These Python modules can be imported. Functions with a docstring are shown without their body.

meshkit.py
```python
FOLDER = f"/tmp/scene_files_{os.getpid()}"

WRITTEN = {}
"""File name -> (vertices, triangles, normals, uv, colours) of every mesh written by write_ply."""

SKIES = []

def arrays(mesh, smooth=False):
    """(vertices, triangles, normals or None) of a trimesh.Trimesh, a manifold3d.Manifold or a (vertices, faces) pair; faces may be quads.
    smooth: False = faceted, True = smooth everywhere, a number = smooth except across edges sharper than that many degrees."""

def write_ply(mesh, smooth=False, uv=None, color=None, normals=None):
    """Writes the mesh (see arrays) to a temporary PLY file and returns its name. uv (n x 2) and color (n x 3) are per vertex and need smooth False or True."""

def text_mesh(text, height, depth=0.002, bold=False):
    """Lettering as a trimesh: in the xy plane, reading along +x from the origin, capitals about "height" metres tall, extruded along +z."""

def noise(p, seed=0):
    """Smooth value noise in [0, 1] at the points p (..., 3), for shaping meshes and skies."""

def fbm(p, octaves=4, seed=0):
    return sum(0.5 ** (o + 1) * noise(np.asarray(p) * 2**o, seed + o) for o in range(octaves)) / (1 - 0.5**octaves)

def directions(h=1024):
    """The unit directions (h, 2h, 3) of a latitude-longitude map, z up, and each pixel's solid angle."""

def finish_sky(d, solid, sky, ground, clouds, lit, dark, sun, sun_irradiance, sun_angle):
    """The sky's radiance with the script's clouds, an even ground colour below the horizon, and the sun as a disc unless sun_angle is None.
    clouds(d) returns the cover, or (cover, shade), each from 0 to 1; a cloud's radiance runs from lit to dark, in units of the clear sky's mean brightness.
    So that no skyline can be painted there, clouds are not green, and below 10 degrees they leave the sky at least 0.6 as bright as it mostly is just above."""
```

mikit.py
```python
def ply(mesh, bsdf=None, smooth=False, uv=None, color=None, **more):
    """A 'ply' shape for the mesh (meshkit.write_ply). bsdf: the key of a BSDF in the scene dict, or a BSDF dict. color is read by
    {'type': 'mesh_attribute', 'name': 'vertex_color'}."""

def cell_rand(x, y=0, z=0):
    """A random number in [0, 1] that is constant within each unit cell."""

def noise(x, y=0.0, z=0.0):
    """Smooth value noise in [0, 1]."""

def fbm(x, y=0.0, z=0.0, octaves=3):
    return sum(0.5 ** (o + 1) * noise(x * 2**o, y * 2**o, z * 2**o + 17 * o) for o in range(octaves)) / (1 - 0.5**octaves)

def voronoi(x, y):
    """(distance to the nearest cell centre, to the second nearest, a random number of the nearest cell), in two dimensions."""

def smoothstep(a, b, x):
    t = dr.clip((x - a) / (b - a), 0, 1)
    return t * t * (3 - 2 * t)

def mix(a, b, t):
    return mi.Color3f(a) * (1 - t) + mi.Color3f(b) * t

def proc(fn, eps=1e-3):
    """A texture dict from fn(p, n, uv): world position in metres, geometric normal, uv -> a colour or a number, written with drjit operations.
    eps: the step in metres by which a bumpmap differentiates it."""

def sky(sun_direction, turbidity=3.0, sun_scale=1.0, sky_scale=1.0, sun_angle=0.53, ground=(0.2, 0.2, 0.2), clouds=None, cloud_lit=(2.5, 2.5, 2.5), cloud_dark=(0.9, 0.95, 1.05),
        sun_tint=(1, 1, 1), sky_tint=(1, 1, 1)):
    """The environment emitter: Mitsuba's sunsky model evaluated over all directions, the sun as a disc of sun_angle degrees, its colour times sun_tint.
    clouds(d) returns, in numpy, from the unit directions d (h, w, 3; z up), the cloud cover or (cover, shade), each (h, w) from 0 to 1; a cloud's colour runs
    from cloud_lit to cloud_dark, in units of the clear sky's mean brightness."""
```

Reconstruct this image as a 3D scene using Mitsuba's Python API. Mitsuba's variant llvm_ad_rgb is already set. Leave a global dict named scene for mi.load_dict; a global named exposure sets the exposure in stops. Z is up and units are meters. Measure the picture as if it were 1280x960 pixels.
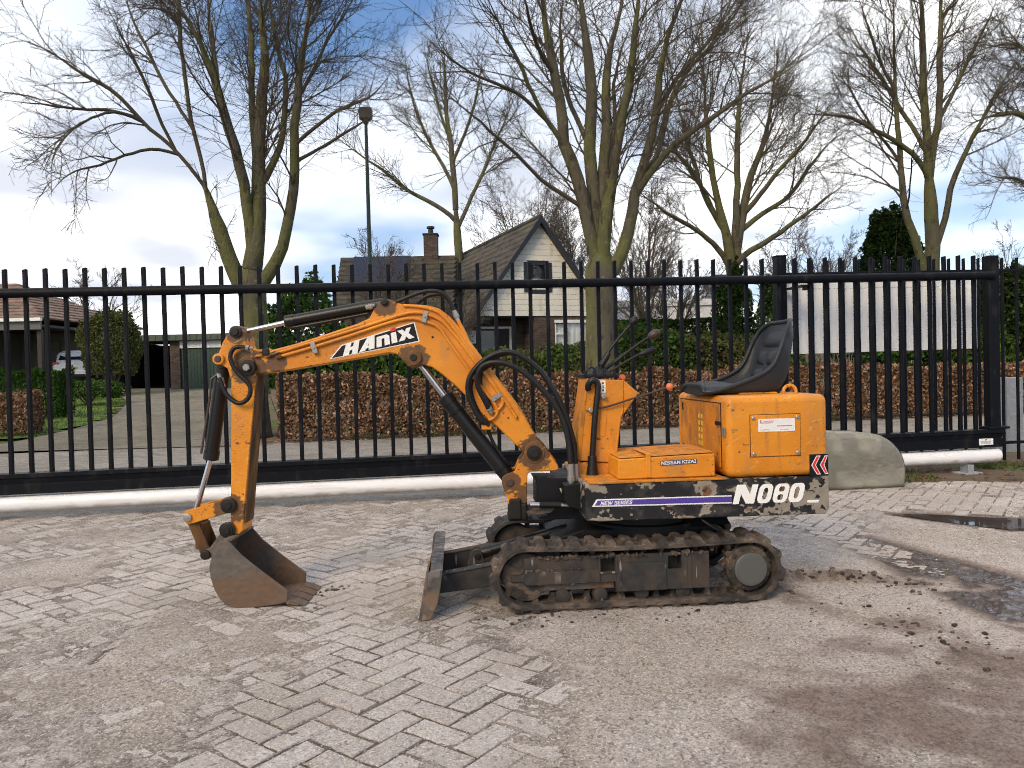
import math, numpy as np, trimesh, mitsuba as mi, drjit as dr, shapely, mapbox_earcut
from shapely.geometry import Polygon
import manifold3d as m3
import mikit, meshkit
from mikit import noise, fbm, smoothstep, mix, voronoi, cell_rand
T = mi.ScalarTransform4f
PI = math.pi
scene, labels = {}, {}

# ---------------------------------------------------------------- camera, sky, exposure
PITCH, ROLL = 0.019, 0.0258
fwd = np.array([0, math.cos(PITCH), -math.sin(PITCH)])
up0 = np.array([0, math.sin(PITCH), math.cos(PITCH)])
upv = up0 * math.cos(ROLL) + np.array([1.0, 0, 0]) * math.sin(ROLL)
EYE = np.array([0, 0, 1.15])
scene['camera'] = {'type': 'perspective', 'fov': 67.38, 'fov_axis': 'x', 'near_clip': 0.05, 'far_clip': 4000.0,
                   'to_world': T().look_at(origin=EYE.tolist(), target=(EYE + fwd).tolist(), up=upv.tolist())}

def clouds(d):
    x, y, z = d[..., 0], d[..., 1], d[..., 2]
    zz = np.maximum(z, 0.0) + 0.16
    p = np.stack([x / zz * 0.9 + 3.1, y / zz * 0.9, np.zeros_like(x) + 0.7], -1)
    n1 = meshkit.fbm(p * 1.15, 5, seed=4)
    n2 = meshkit.fbm(p * 2.6 + 9.0, 4, seed=9)
    az, el = np.degrees(np.arctan2(x, y)), np.degrees(np.arcsin(np.clip(z, -1, 1)))
    gap = 1.25 * np.exp(-((az + 14) / 17) ** 2 - ((el - 27) / 9.5) ** 2) + 0.5 * np.exp(-((az - 100) / 40) ** 2 - ((el - 45) / 20) ** 2) + 0.5 * np.exp(-((az + 130) / 45) ** 2 - ((el - 40) / 20) ** 2)
    c = np.clip(0.72 + (n1 - 0.5) * 2.9, 0, 1)
    c = c * c * (3 - 2 * c)
    c = np.clip(np.maximum(c, 0.05 + 0.85 * np.exp(-np.maximum(el, 0) / 8)), 0, 1)
    c = c * (1 - 0.96 * np.clip(gap * (0.50 + 1.25 * n2 + 0.5 * (0.5 - n1)), 0, 1))
    sh = np.clip(0.34 + (n2 - 0.5) * 3.4 - 0.25 * gap + 0.18 * np.exp(-((el - 9) / 7) ** 2), 0, 1)
    return c, sh

scene['sky'] = mikit.sky((-0.42, -0.74, 0.56), turbidity=3.0, sun_scale=0.62, sky_scale=1.0, sun_angle=24.0, ground=(0.22, 0.2, 0.18), clouds=clouds,
                         cloud_lit=(4.6, 4.6, 4.6), cloud_dark=(2.5, 2.6, 2.85), sky_tint=(0.98, 1.36, 1.72), sun_tint=(1.0, 0.96, 0.90))
exposure = 1.52

# ---------------------------------------------------------------- mesh helpers: a mesh is (vertices, triangles)
def cat(ms):
    vs, fs, n = [], [], 0
    for v, f in ms:
        vs.append(np.asarray(v, float)); fs.append(np.asarray(f, int) + n); n += len(v)
    return np.vstack(vs), np.vstack(fs)

def quads(q):
    q = np.asarray(q, int)
    return np.vstack([q[:, [0, 1, 2]], q[:, [0, 2, 3]]])

def hull(pts):
    h = trimesh.convex.convex_hull(np.asarray(pts, float))
    return np.array(h.vertices), np.array(h.faces)

def box(x0, x1, y0, y1, z0, z1, b=0.0):
    if b <= 0:
        m = trimesh.creation.box(bounds=[[x0, y0, z0], [x1, y1, z1]])
        return np.array(m.vertices), np.array(m.faces)
    c, h = np.array([x0 + x1, y0 + y1, z0 + z1]) / 2, np.array([x1 - x0, y1 - y0, z1 - z0]) / 2
    s = np.array([[a, bb, cc] for a in (-1, 1) for bb in (-1, 1) for cc in (-1, 1)], float)
    return hull(np.vstack([c + s * (h - np.array(k) * b) for k in ((0, 1, 1), (1, 0, 1), (1, 1, 0))]))

def rbox(x0, x1, y0, y1, z0, z1, r, n=3):
    pts = []
    th = np.linspace(0, PI / 2, n + 1)
    for sx in (-1, 1):
        for sy in (-1, 1):
            for sz in (-1, 1):
                c = np.array([(x0 if sx < 0 else x1) - sx * r, (y0 if sy < 0 else y1) - sy * r, (z0 if sz < 0 else z1) - sz * r])
                for a in th:
                    for b in th:
                        pts.append(c + r * np.array([sx * math.cos(a) * math.cos(b), sy * math.sin(a) * math.cos(b), sz * math.sin(b)]))
    return hull(np.round(pts, 6))

def ear(poly):
    ring = [np.asarray(poly.exterior.coords)[:-1]] + [np.asarray(i.coords)[:-1] for i in poly.interiors]
    v = np.vstack(ring)
    f = mapbox_earcut.triangulate_float64(v, np.cumsum([len(r) for r in ring]).astype(np.uint32)).reshape(-1, 3)
    return v, f, ring

def inset(r, b):
    """Each corner of a counter-clockwise ring moved inwards by b along its mitre."""
    d = np.roll(r, -1, 0) - r
    d /= np.linalg.norm(d, axis=1, keepdims=True) + 1e-12
    n = np.stack([-d[:, 1], d[:, 0]], 1)
    m = n + np.roll(n, 1, 0)
    m /= np.maximum((m * n).sum(1, keepdims=True), 0.25)
    return r + m * b

def prism(outline, y0, y1, b=0.0):
    """An outline in (x, z), given as points or a shapely polygon, made solid from y0 to y1, its edges chamfered by b."""
    poly = outline if hasattr(outline, 'exterior') else Polygon(outline)
    poly = shapely.geometry.polygon.orient(poly, 1.0)
    v, f, rings = ear(poly)
    layers = [(y0, b), (y0 + b, 0), (y1 - b, 0), (y1, b)] if b > 0 else [(y0, 0), (y1, 0)]
    V, F = [], []
    ins = np.vstack([inset(r, b) for r in rings]) if b > 0 else v
    for y, k in layers:
        w = ins if k else v
        V.append(np.column_stack([w[:, 0], np.full(len(w), y), w[:, 1]]))
    N, nl, at = len(v), len(layers), 0
    tri = f.copy()
    a, bb, c = v[tri[:, 0]], v[tri[:, 1]], v[tri[:, 2]]
    neg = ((bb - a)[:, 0] * (c - a)[:, 1] - (bb - a)[:, 1] * (c - a)[:, 0]) < 0
    tri[neg] = tri[neg][:, ::-1]
    F.append(tri); F.append(tri[:, ::-1] + N * (nl - 1))
    for r in rings:
        i = np.arange(len(r)) + at
        j = np.roll(i, -1)
        for k in range(nl - 1):
            F.append(quads(np.stack([i + k * N, i + (k + 1) * N, j + (k + 1) * N, j + k * N], 1)))
        at += len(r)
    return np.vstack(V), np.vstack(F)

def soft(outline, r, inward=True):
    p = Polygon(outline)
    p = p.buffer(-r, quad_segs=5).buffer(2 * r, quad_segs=5).buffer(-r, quad_segs=5) if inward else p.buffer(r, quad_segs=5)
    return p.simplify(r * 0.04)

def spline(pts, n):
    from scipy.interpolate import CubicSpline
    p = np.asarray(pts, float)
    s = np.concatenate([[0], np.cumsum(np.linalg.norm(np.diff(p, axis=0), axis=1) ** 0.5)])
    return CubicSpline(s, p)(np.linspace(0, s[-1], n))

def tube(pts, r, n=10, samples=0, ends=True):
    p = spline(pts, samples) if samples else np.asarray(pts, float)
    r = np.broadcast_to(np.asarray(r, float), (len(p),)) if np.ndim(r) == 0 or len(np.atleast_1d(r)) == len(p) else np.interp(np.linspace(0, 1, len(p)), np.linspace(0, 1, len(r)), r)
    t = np.gradient(p, axis=0)
    t /= np.linalg.norm(t, axis=1, keepdims=True) + 1e-12
    u = np.cross(t[0], [0.31, 0.87, 0.38]); u /= np.linalg.norm(u)
    U = []
    for k in range(len(p)):
        u = u - t[k] * (u @ t[k]); u /= np.linalg.norm(u) + 1e-12
        U.append(u)
    U = np.array(U); W = np.cross(t, U)
    a = np.arange(n) * 2 * PI / n
    V = (p[:, None] + r[:, None, None] * (np.cos(a)[None, :, None] * U[:, None] + np.sin(a)[None, :, None] * W[:, None])).reshape(-1, 3)
    i = np.arange(n); j = (i + 1) % n
    F = [quads(np.stack([i + k * n, j + k * n, j + (k + 1) * n, i + (k + 1) * n], 1)) for k in range(len(p) - 1)]
    if ends:
        c = len(V)
        V = np.vstack([V, p[:1], p[-1:]])
        F.append(np.stack([j, i, np.full(n, c)], 1)); F.append(np.stack([i, j, np.full(n, 0)], 1) + (len(p) - 1) * n * np.array([1, 1, 0]) + np.array([0, 0, c + 1]))
    return V, np.vstack(F)

def rod(p0, p1, prof, n=20):
    """A turned solid along p0-p1; prof = [(distance along in metres, radius), ...]"""
    p0, p1 = np.asarray(p0, float), np.asarray(p1, float)
    d = (p1 - p0) / np.linalg.norm(p1 - p0)
    u = np.cross(d, [0.31, 0.27, 0.91]); u /= np.linalg.norm(u)
    w = np.cross(d, u)
    a = np.arange(n) * 2 * PI / n
    ring = np.cos(a)[:, None] * u + np.sin(a)[:, None] * w
    V = [p0 + d * prof[0][0]]
    V = np.vstack([V] + [p0 + d * s + r * ring for s, r in prof] + [[p0 + d * prof[-1][0]]])
    i = np.arange(n); j = (i + 1) % n
    F = [np.stack([j + 1, i + 1, np.zeros(n, int)], 1)]
    for k in range(len(prof) - 1):
        F.append(quads(np.stack([i + k * n, j + k * n, j + (k + 1) * n, i + (k + 1) * n], 1) + 1))
    L = 1 + (len(prof) - 1) * n
    F.append(np.stack([i + L, j + L, np.full(n, len(V) - 1)], 1))
    return V, np.vstack(F)

def cyl(p0, p1, r, n=20, b=0.0):
    L = float(np.linalg.norm(np.asarray(p1, float) - np.asarray(p0, float)))
    return rod(p0, p1, [(0, r - b), (b, r), (L - b, r), (L, r - b)] if b else [(0, r), (L, r)], n)

def tubes(P, R, S):
    """Many tubes at once: P (N, K, 3), R (N, K)."""
    N, K = R.shape
    t = np.gradient(P, axis=1)
    t /= np.linalg.norm(t, axis=2, keepdims=True) + 1e-12
    m = t.mean(1)
    ref = np.where(np.abs(m[:, :1]) < 0.6, [[1.0, 0, 0]], [[0, 1.0, 0.2]])
    u = np.cross(t, ref[:, None, :]); u /= np.linalg.norm(u, axis=2, keepdims=True) + 1e-12
    w = np.cross(t, u)
    a = np.arange(S) * 2 * PI / S
    V = P[:, :, None] + R[:, :, None, None] * (np.cos(a)[None, None, :, None] * u[:, :, None] + np.sin(a)[None, None, :, None] * w[:, :, None])
    base = (np.arange(N) * K * S)[:, None, None]
    k = (np.arange(K - 1) * S)[None, :, None]
    i = np.arange(S)[None, None, :]; j = (i + 1) % S
    q = np.stack([base + k + i, base + k + j, base + k + S + j, base + k + S + i], -1).reshape(-1, 4)
    return V.reshape(-1, 3), quads(q)

# ---------------------------------------------------------------- scene helpers
def numbered(name):
    k, n = name, 0
    while k in scene or k in labels or any(s in used for s in (k,)):
        n += 1
        k = f'{name}_{n:03d}'
    used.add(k)
    return k
used = set()

def lab(key, label=None, cat_=None, group=None, kind=None):
    d = labels.setdefault(key, {})
    for a, b in (('label', label), ('category', cat_), ('group', group), ('kind', kind)):
        if b: d[a] = b

def thing(name, label, cat_, group=None):
    k = numbered(name)
    lab(k, label, cat_, group)
    return k

def obj(name, mesh, mat, parent=None, smooth=False, fr=None, uv=None, color=None, label=None, cat_=None, group=None, kind=None):
    k = numbered(f'{parent}__{name}' if parent else name)
    if isinstance(mesh, list): mesh = cat(mesh)
    if fr is not None: mesh = (fr(np.asarray(mesh[0], float)), mesh[1])
    scene[k] = mikit.ply(mesh, mat, smooth=smooth, uv=uv, color=color)
    if label or cat_ or group or kind: lab(k, label, cat_, group, kind)
    return k

def text(s, h, mapf, depth=0.0015, bold=True, slant=0.0, width=None):
    """Lettering whose (x, y) plane is mapped by mapf(x, y, z)."""
    m = meshkit.text_mesh(s, h, depth, bold=bold)
    v = np.array(m.vertices)
    v[:, 0] -= v[:, 0].min()
    if width: v[:, 0] *= width / v[:, 0].max()
    v[:, 0] += v[:, 1] * slant
    return mapf(v), np.array(m.faces)
# ---------------------------------------------------------------- materials
def two(d): return {'type': 'twosided', 'bsdf': d}
def rgb(*c): return {'type': 'rgb', 'value': list(c)}
def plain(name, c, rough=0.5, spec=0.5, metal=0.0, coat=0.0):
    scene[name] = two({'type': 'principled', 'base_color': rgb(*c), 'roughness': rough, 'specular': spec, 'metallic': metal, 'clearcoat': coat})
def procm(name, fn, rough=0.5, spec=0.5, metal=0.0, bump=None, bscale=1.0, coat=0.0):
    d = {'type': 'principled', 'base_color': mikit.proc(fn), 'roughness': mikit.proc(rough) if callable(rough) else rough, 'specular': spec, 'metallic': metal, 'clearcoat': coat}
    if bump is not None:
        d = {'type': 'bumpmap', 'arbitrary': mikit.proc(bump), 'bsdf': d, 'scale': bscale}
    scene[name] = two(d)
def F3(p, s, o=3): return fbm(p.x * s, p.y * s, p.z * s, o)

def f_orange(p, n, uv):
    fade = F3(p, 5.0, 3)
    c = mix((0.57, 0.185, 0.006), (0.75, 0.285, 0.016), smoothstep(0.25, 0.75, 0.55 * fade + 0.45 * F3(p, 1.7, 2)))
    dust = smoothstep(0.52, 0.78, fbm(p.x * 9, p.y * 9, p.z * 3.2, 4)) * 0.45 + smoothstep(0.7, 1.0, n.z) * 0.30 * smoothstep(0.35, 0.6, F3(p, 14, 3))
    c = mix(c, (0.30, 0.17, 0.075), dust * 0.7)
    grime = mi.Float(0)
    for gx_, gz_, gr_ in ((-1.392, 1.376, .07), (-1.335, 1.194, .10), (-1.455, .48, .09), (-.496, 1.223, .085), (.103, .727, .10), (-.024, .579, .065), (-.636, 1.50, .07), (-1.20, 1.22, .06), (.06, .50, .08)):
        grime = dr.maximum(grime, dr.exp(-(dr.square(p.x - gx_) + dr.square(p.z - gz_)) / (gr_ * gr_)))
    grime = smoothstep(0.36, 0.47, grime * (0.10 + 0.9 * F3(p, 20, 4) + 0.7 * F3(p, 75, 3)))
    c = mix(c, mix((0.022, 0.016, 0.012), (0.10, 0.055, 0.028), F3(p, 50, 3)), grime * 0.88)
    chips = smoothstep(0.70, 0.74, F3(p, 42, 4)) * smoothstep(0.45, 0.62, F3(p, 6.5, 2))
    c = mix(c, (0.10, 0.05, 0.025), chips)
    specks = smoothstep(0.80, 0.84, noise(p.x * 170, p.y * 170, p.z * 170)) * smoothstep(0.4, 0.7, F3(p, 4, 2))
    c = mix(c, (0.12, 0.07, 0.035), specks * 0.8)
    run = smoothstep(0.60, 0.80, fbm(p.x * 34, p.y * 34, p.z * 2.6, 3)) * smoothstep(0.40, 0.62, F3(p, 3.1, 3))
    c = mix(c, (0.16, 0.095, 0.045), run * 0.40)
    scr = smoothstep(0.80, 0.86, noise(p.x * 14 + p.z * 60, p.y * 40, p.z * 90 - p.x * 50))
    return mix(c, (0.74, 0.44, 0.16), scr * 0.35)
procm('m_orange', f_orange, 0.42, 0.5)

def f_orange_dirty(p, n, uv):
    c = f_orange(p, n, uv)
    g = smoothstep(0.36, 0.70, fbm(p.x * 26, p.y * 26, p.z * 9, 4))
    return mix(c, (0.16, 0.085, 0.035), 0.18 + 0.45 * g)
procm('m_orange_dirty', f_orange_dirty, 0.7, 0.3)

def f_chipped(p, n, uv):
    w = F3(p, 10.0, 4) + 0.55 * (F3(p, 40, 4) - 0.5)
    band = smoothstep(0.535, 0.550, w)
    tan_ = mix((0.17, 0.145, 0.115), (0.33, 0.29, 0.24), F3(p, 30, 4))
    tan_ = mix(tan_, (0.17, 0.075, 0.03), smoothstep(0.60, 0.68, F3(p, 11, 3)))
    blk = mix((0.010, 0.010, 0.012), (0.045, 0.04, 0.036), smoothstep(0.45, 0.75, F3(p, 22, 4)))
    return mix(blk, tan_, band)
procm('m_chipped', f_chipped, 0.5, 0.4)

def f_under(p, n, uv):
    w = smoothstep(0.42, 0.62, fbm(p.x * 16, p.y * 16, p.z * 7, 4))
    c = mix((0.014, 0.014, 0.016), (0.050, 0.045, 0.040), F3(p, 30, 3))
    c = mix(c, (0.075, 0.053, 0.038), w * 0.55)
    drip = smoothstep(0.74, 0.80, noise(p.x * 55, p.y * 55, p.z * 6)) * smoothstep(0.45, 0.6, F3(p, 12, 2))
    return mix(c, (0.30, 0.28, 0.26), drip * 0.7)
procm('m_under', f_under, 0.6, 0.35)

def f_mudrubber(p, n, uv):
    w = smoothstep(0.40, 0.66, F3(p, 13, 4))
    c = mix((0.022, 0.020, 0.019), (0.062, 0.054, 0.048), F3(p, 45, 3))
    c = mix(c, mix((0.082, 0.060, 0.046), (0.150, 0.118, 0.095), F3(p, 60, 3)), w)
    return mix(c, (0.24, 0.19, 0.15), smoothstep(0.66, 0.74, F3(p, 90, 2)) * w * 0.6)
procm('m_mudrubber', f_mudrubber, 0.85, 0.25, bump=lambda p, n, uv: F3(p, 70, 3), bscale=0.010)

def f_cleanrubber(p, n, uv):
    return mix((0.020, 0.020, 0.022), (0.060, 0.055, 0.052), smoothstep(0.35, 0.75, F3(p, 14, 4)))
procm('m_cleanrubber', f_cleanrubber, 0.7, 0.3)

def f_rust(p, n, uv):
    w = F3(p, 8, 4)
    c = mix((0.070, 0.060, 0.053), (0.150, 0.125, 0.104), F3(p, 38, 3))
    c = mix(c, mix((0.165, 0.096, 0.056), (0.095, 0.062, 0.042), F3(p, 55, 3)), smoothstep(0.44, 0.74, w + 0.20 * smoothstep(0.20, 0.02, p.z)))
    scr = smoothstep(0.70, 0.78, noise(p.x * 24 + p.z * 22, p.y * 30, p.z * 160 - p.x * 120))
    return mix(c, (0.26, 0.22, 0.19), scr * 0.12)
procm('m_rust', f_rust, 0.62, 0.4, bump=lambda p, n, uv: F3(p, 60, 3), bscale=0.004)

def f_blade(p, n, uv):
    c = mix((0.030, 0.030, 0.034), (0.090, 0.078, 0.068), smoothstep(0.3, 0.7, F3(p, 12, 4)))
    r = smoothstep(0.20, 0.10, p.z + 0.10 * (F3(p, 14, 3) - 0.5))
    c = mix(c, (0.185, 0.115, 0.072), r * 0.75 * smoothstep(0.3, 0.62, F3(p, 20, 3)))
    return mix(c, (0.30, 0.27, 0.25), smoothstep(0.66, 0.8, noise(p.x * 30, p.y * 90, p.z * 18)) * 0.35)
procm('m_blade', f_blade, 0.5, 0.45)

plain('m_black', (0.006, 0.006, 0.007), 0.45, 0.3)
plain('m_blacksteel', (0.009, 0.0085, 0.009), 0.36, 0.4)
plain('m_hose', (0.009, 0.009, 0.010), 0.45, 0.35)
plain('m_grease', (0.013, 0.011, 0.009), 0.4, 0.35)
plain('m_hubcap', (0.105, 0.105, 0.100), 0.45, 0.5, 0.3)
def f_dirtshade(p, n, uv): return mix((0.055, 0.032, 0.018), (0.20, 0.095, 0.030), smoothstep(0.25, 0.8, fbm(p.x * 20, p.y * 20, p.z * 5, 4)))  # dirt and rust brown, darkened to paint in the shade of the stick face
procm('m_dirtshade', f_dirtshade, 0.75, 0.25)
plain('m_steel', (0.34, 0.32, 0.30), 0.38, 0.5, 0.6)
scene['m_chrome'] = two({'type': 'roughconductor', 'material': 'Cr', 'alpha': 0.10})
def f_vinyl(p, n, uv): return mix((0.012, 0.014, 0.018), (0.030, 0.032, 0.037), F3(p, 9, 4))
procm('m_vinyl', f_vinyl, 0.42, 0.35, bump=lambda p, n, uv: F3(p, 260, 2), bscale=0.0012)
def f_gate(p, n, uv):
    c = mi.Color3f(0.0035, 0.0046, 0.0080)
    d = smoothstep(0.55, 0.85, fbm(p.x * 18, p.y * 18, p.z * 5, 3)) * 0.5 + smoothstep(0.6, 0.9, n.z) * smoothstep(0.35, 0.7, F3(p, 12, 3))
    return mix(c, (0.060, 0.055, 0.048), d * 0.45)
procm('m_gate', f_gate, 0.5, 0.16)
def f_tube(p, n, uv):
    c = mix((0.78, 0.79, 0.80), (0.86, 0.86, 0.86), F3(p, 2.5, 3))
    c = mix(c, (0.36, 0.31, 0.26), smoothstep(0.115, 0.060, p.z - 0.0062 * p.x - 0.03 + 0.07 * (fbm(p.x * 14, p.y * 14, p.z * 20, 3) - 0.5)) * 0.7)
    return mix(c, (0.42, 0.37, 0.32), smoothstep(0.56, 0.80, fbm(p.x * 3, p.y * 3, p.z * 30, 4)) * 0.35)
procm('m_tube', f_tube, 0.35, 0.5)
plain('m_white', (0.78, 0.78, 0.77), 0.4)
plain('m_board', (0.90, 0.92, 0.95), 0.45)
plain('m_letter', (0.82, 0.82, 0.80), 0.4)
plain('m_purple', (0.075, 0.045, 0.30), 0.4)
plain('m_navy', (0.02, 0.03, 0.11), 0.4)
plain('m_red', (0.62, 0.020, 0.030), 0.4)
plain('m_pink', (0.62, 0.22, 0.24), 0.5)
plain('m_tan', (0.27, 0.24, 0.19), 0.6)
plain('m_yellow', (0.62, 0.45, 0.03), 0.5)
plain('m_ball', (0.66, 0.16, 0.06), 0.45)
plain('m_knobbrown', (0.055, 0.032, 0.026), 0.45)
plain('m_palegreen', (0.45, 0.55, 0.36), 0.5)
def f_galv(p, n, uv):
    a, b, w = voronoi(p.x * 40 + p.y * 40, p.z * 40)
    return mix((0.30, 0.32, 0.34), (0.44, 0.46, 0.48), 0.5 * w + 0.5 * F3(p, 5, 3))
procm('m_galv', f_galv, 0.42, 0.5, 0.35)

def f_concrete(p, n, uv):
    c = mix((0.18, 0.175, 0.145), (0.34, 0.325, 0.275), smoothstep(0.3, 0.7, F3(p, 4.0, 4)))
    c = mix(c, (0.20, 0.195, 0.17), smoothstep(0.50, 0.60, fbm(p.x * 6, p.y * 6, p.z * 2.5, 4) ) * 0.75)
    c = mix(c, (0.15, 0.165, 0.09), smoothstep(0.62, 0.75, F3(p, 7, 3)) * 0.4)
    return mix(c, (0.17, 0.16, 0.14), smoothstep(0.74, 0.84, F3(p, 75, 2)) * 0.6)
procm('m_concrete', f_concrete, 0.85, 0.2, bump=lambda p, n, uv: F3(p, 45, 4), bscale=0.016)

def f_paver(p, n, uv):
    c = mix((0.350, 0.314, 0.286), (0.405, 0.367, 0.338), uv.x)
    g = fbm(p.x * 150, p.y * 150, p.z * 150, 2)
    c = c * (0.52 + 0.96 * g)
    dust = smoothstep(0.35, 0.72, fbm(p.x * 2.3, p.y * 2.3, 0.0, 4))
    c = mix(c, (0.272, 0.234, 0.198), dust * 0.5)
    speck = smoothstep(0.80, 0.86, noise(p.x * 210, p.y * 210, 3.0))
    c = mix(c, (0.66, 0.62, 0.57), speck * 0.6)
    return mix(c, (0.10, 0.080, 0.070), smoothstep(0.80, 0.86, noise(p.x * 120, p.y * 120, 9.0)) * 0.5)
procm('m_paver', f_paver, 0.9, 0.2)

def f_sand(p, n, uv):
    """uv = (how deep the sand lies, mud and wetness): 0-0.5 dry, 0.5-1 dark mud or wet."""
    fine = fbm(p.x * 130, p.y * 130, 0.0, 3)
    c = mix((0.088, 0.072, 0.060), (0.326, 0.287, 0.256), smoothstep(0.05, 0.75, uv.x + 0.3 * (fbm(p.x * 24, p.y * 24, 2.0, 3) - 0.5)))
    c = mix(c, (0.262, 0.224, 0.186), smoothstep(0.42, 0.70, fbm(p.x * 3.2 + 8, p.y * 3.2, 0.0, 4)) * 0.7)
    c = c * (0.42 + 1.16 * fine)
    grit = smoothstep(0.78, 0.84, noise(p.x * 190, p.y * 190, 1.0))
    c = mix(c, (0.64, 0.58, 0.53), grit * 0.55)
    c = mix(c, (0.085, 0.065, 0.055), smoothstep(0.78, 0.85, noise(p.x * 105, p.y * 105, 5.0)) * 0.6)
    m = smoothstep(0.02, 0.85, uv.y + 0.42 * (fbm(p.x * 9, p.y * 9, 4.0, 4) - 0.5))
    mud = mix((0.080, 0.057, 0.046), (0.185, 0.136, 0.112), fbm(p.x * 38, p.y * 38, 7.0, 3)) * (0.55 + 0.9 * fine)
    c = mix(c, mud, m * 0.92)
    c = mix(c, (0.42, 0.36, 0.32), smoothstep(0.80, 0.86, noise(p.x * 130, p.y * 130, 8.0)) * m * 0.22)
    return mix(c, (0.066, 0.054, 0.048), smoothstep(0.76, 0.94, uv.y) * 0.7)
def r_sand(p, n, uv):
    return 0.92 - 0.82 * smoothstep(0.76, 0.94, uv.y + 0.2 * (fbm(p.x * 14, p.y * 14, 4.0, 3) - 0.5))
procm('m_sand', f_sand, r_sand, 0.35)
def r_pud(p, n, uv): return 0.03 + 0.12 * smoothstep(0.5, 0.8, F3(p, 9, 3))
procm('m_puddle', lambda p, n, uv: mix((0.035, 0.029, 0.026), (0.07, 0.056, 0.048), F3(p, 6, 3)), r_pud, 0.6)

def f_street(p, n, uv):
    c = mix((0.150, 0.138, 0.122), (0.225, 0.208, 0.185), fbm(p.x * 1.2, p.y * 1.2, 0.0, 4))
    c = c * (0.72 + 0.56 * fbm(p.x * 45, p.y * 45, 0.0, 3))
    row = dr.abs(p.y * 9.5 - dr.floor(p.y * 9.5) - 0.5)
    off = dr.floor(p.y * 9.5) * 0.5
    col = dr.abs((p.x * 4.7 + off) - dr.floor(p.x * 4.7 + off) - 0.5)
    j = dr.maximum(smoothstep(0.42, 0.48, row), smoothstep(0.46, 0.49, col))
    c = c * (0.82 + 0.36 * cell_rand(p.x * 4.7 + off, p.y * 9.5, 3))
    return mix(c, (0.10, 0.095, 0.075), j * 0.55)
procm('m_street', f_street, 0.9, 0.2)
procm('m_drive', lambda p, n, uv: f_street(p, n, uv) * mix((0.60, 0.60, 0.52), (0.86, 0.84, 0.76), fbm(p.x * 0.5, p.y * 0.5, 3.0, 3)), 0.9, 0.2)
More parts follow.
